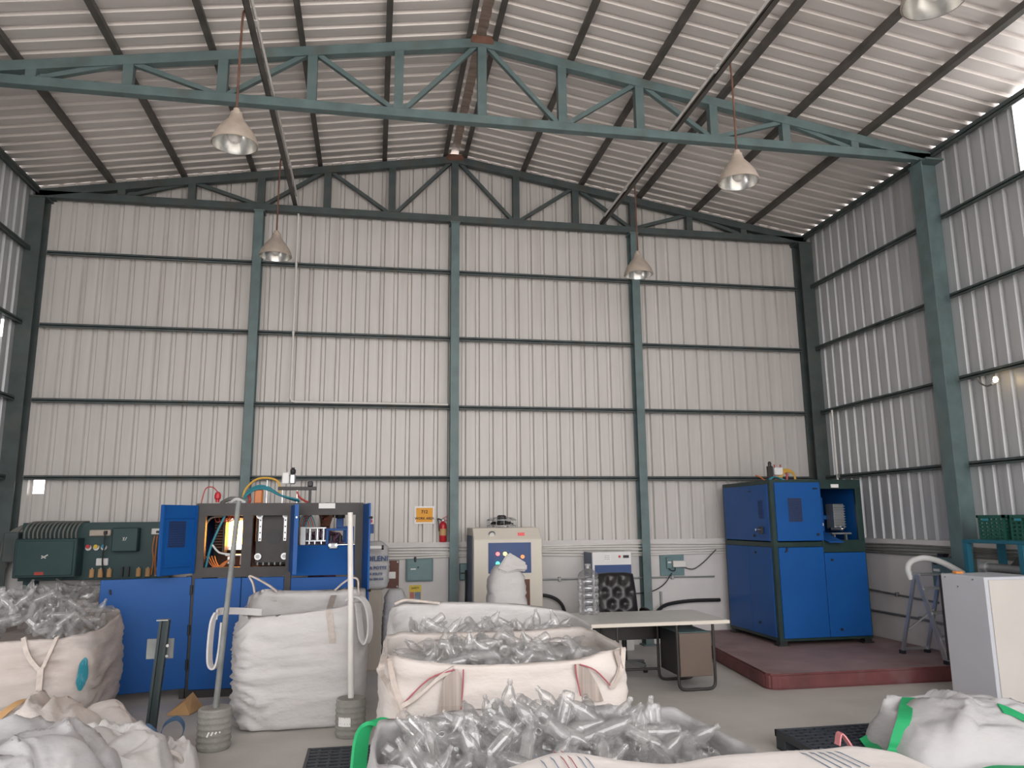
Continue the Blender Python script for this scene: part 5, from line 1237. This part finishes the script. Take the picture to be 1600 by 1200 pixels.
# ------------------------------------------------------------------ pallets and the folded bag with green straps
def pallet(x0, x1, y0, y1, label, h=.14):
    t = thing('plastic_pallet', label, 'pallet', ((x0+x1)/2,(y0+y1)/2,0), 'black plastic pallets')
    nx = int((x1-x0)/.075); ny = int((y1-y0)/.075)
    for i in range(nx+1):
        x = x0+.012+(x1-x0-.024)*i/nx; MB().box(x-.010,x+.010,y0+.02,y1-.02,h-.028,h-.004).build('deck_rib', M['pallet'], t)
    for j in range(ny+1):
        y = y0+.012+(y1-y0-.024)*j/ny; MB().box(x0+.02,x1-.02,y-.012,y+.012,h-.026,h).build('deck_slat', M['pallet'], t)
    for a0,a1,b0,b1 in ((x0,x1,y0,y0+.025),(x0,x1,y1-.025,y1),(x0,x0+.025,y0,y1),(x1-.025,x1,y0,y1)): MB().box(a0,a1,b0,b1,h-.05,h+.002).build('edge_beam', M['pallet'], t, bev=.003)
    for x in (x0+.07,(x0+x1)/2,x1-.07):
        MB().box(x-.06,x+.06,y0,y1,0,.02).build('runner', M['pallet'], t)
        for y in (y0+.07,(y0+y1)/2,y1-.07): MB().box(x-.065,x+.065,y-.065,y+.065,.02,h-.03).build('block', M['pallet'], t, bev=.006)
pallet(3.10, 4.60, 4.60, 5.80, 'black plastic pallet under the folded bag with green straps')
pallet(-.42, 1.56, 3.86, 6.04, 'black plastic pallet under the two farther bulk bags of the row')
t = thing('folded_bag', 'folded grey white bulk bag with green straps lying on the black pallet', 'bulk bag', (4.2,5.0,.14))
lump(4.28, 5.02, .80, .42, .28, 5.2, -.06, .075, 4.5, .142, 2.8, (-.10,.06)).build('body', M['woven_grey'], t, smooth='all')
mb = lump(4.35, 4.86, .68, .24, .22, 7.7, -.08, .025, 3.6, .142, 2.6, (-.04,0)); mb.build('lower_fold', M['woven_grey'], t, smooth='all')
CAM = Vector((0,0,1.75))
bodies = [c for c in COL.objects if c.parent == t]
trees = [BVHTree.FromPolygons([v.co+WO[b.name] for v in b.data.vertices], [tuple(p.vertices) for p in b.data.polygons]) for b in bodies]
def onbag(px, py, off=.012):
    d = (fw + rr*((px-800)/FPX) - uu*((py-600)/FPX)).normalized(); best = None
    for tr in trees:
        h = tr.ray_cast(CAM, d)
        if h[0] is not None and (best is None or h[3] < best[1]): best = (h[0]+h[1]*off, h[3])
    if best: return best[0]
    return CAM + d*((.17-1.75)/d.z)
strap_loop(t, [onbag(*q) for q in ((1419,1092),(1417,1108),(1414,1124),(1409,1142),(1404,1160),(1400,1176),(1398,1194))], (.040,-.02,0), m='greenstrap', name='green_strap', th=.01)
strap_loop(t, [onbag(*q) for q in ((1353,1152),(1364,1166),(1378,1181),(1393,1196))], (.032,-.01,.018), m='greenstrap', name='green_strap', th=.01)
strap_loop(t, [onbag(*q) for q in ((1562,1108),(1576,1113),(1590,1119),(1604,1126))], (.01,.035,.02), m='greenstrap', name='green_strap', th=.01)
strap_loop(t, [(3.78,4.52,.165),(3.9,4.50,.19),(4.05,4.50,.18),(4.2,4.50,.17)], (.0,.03,.0), m='greenstrap', name='green_strap')
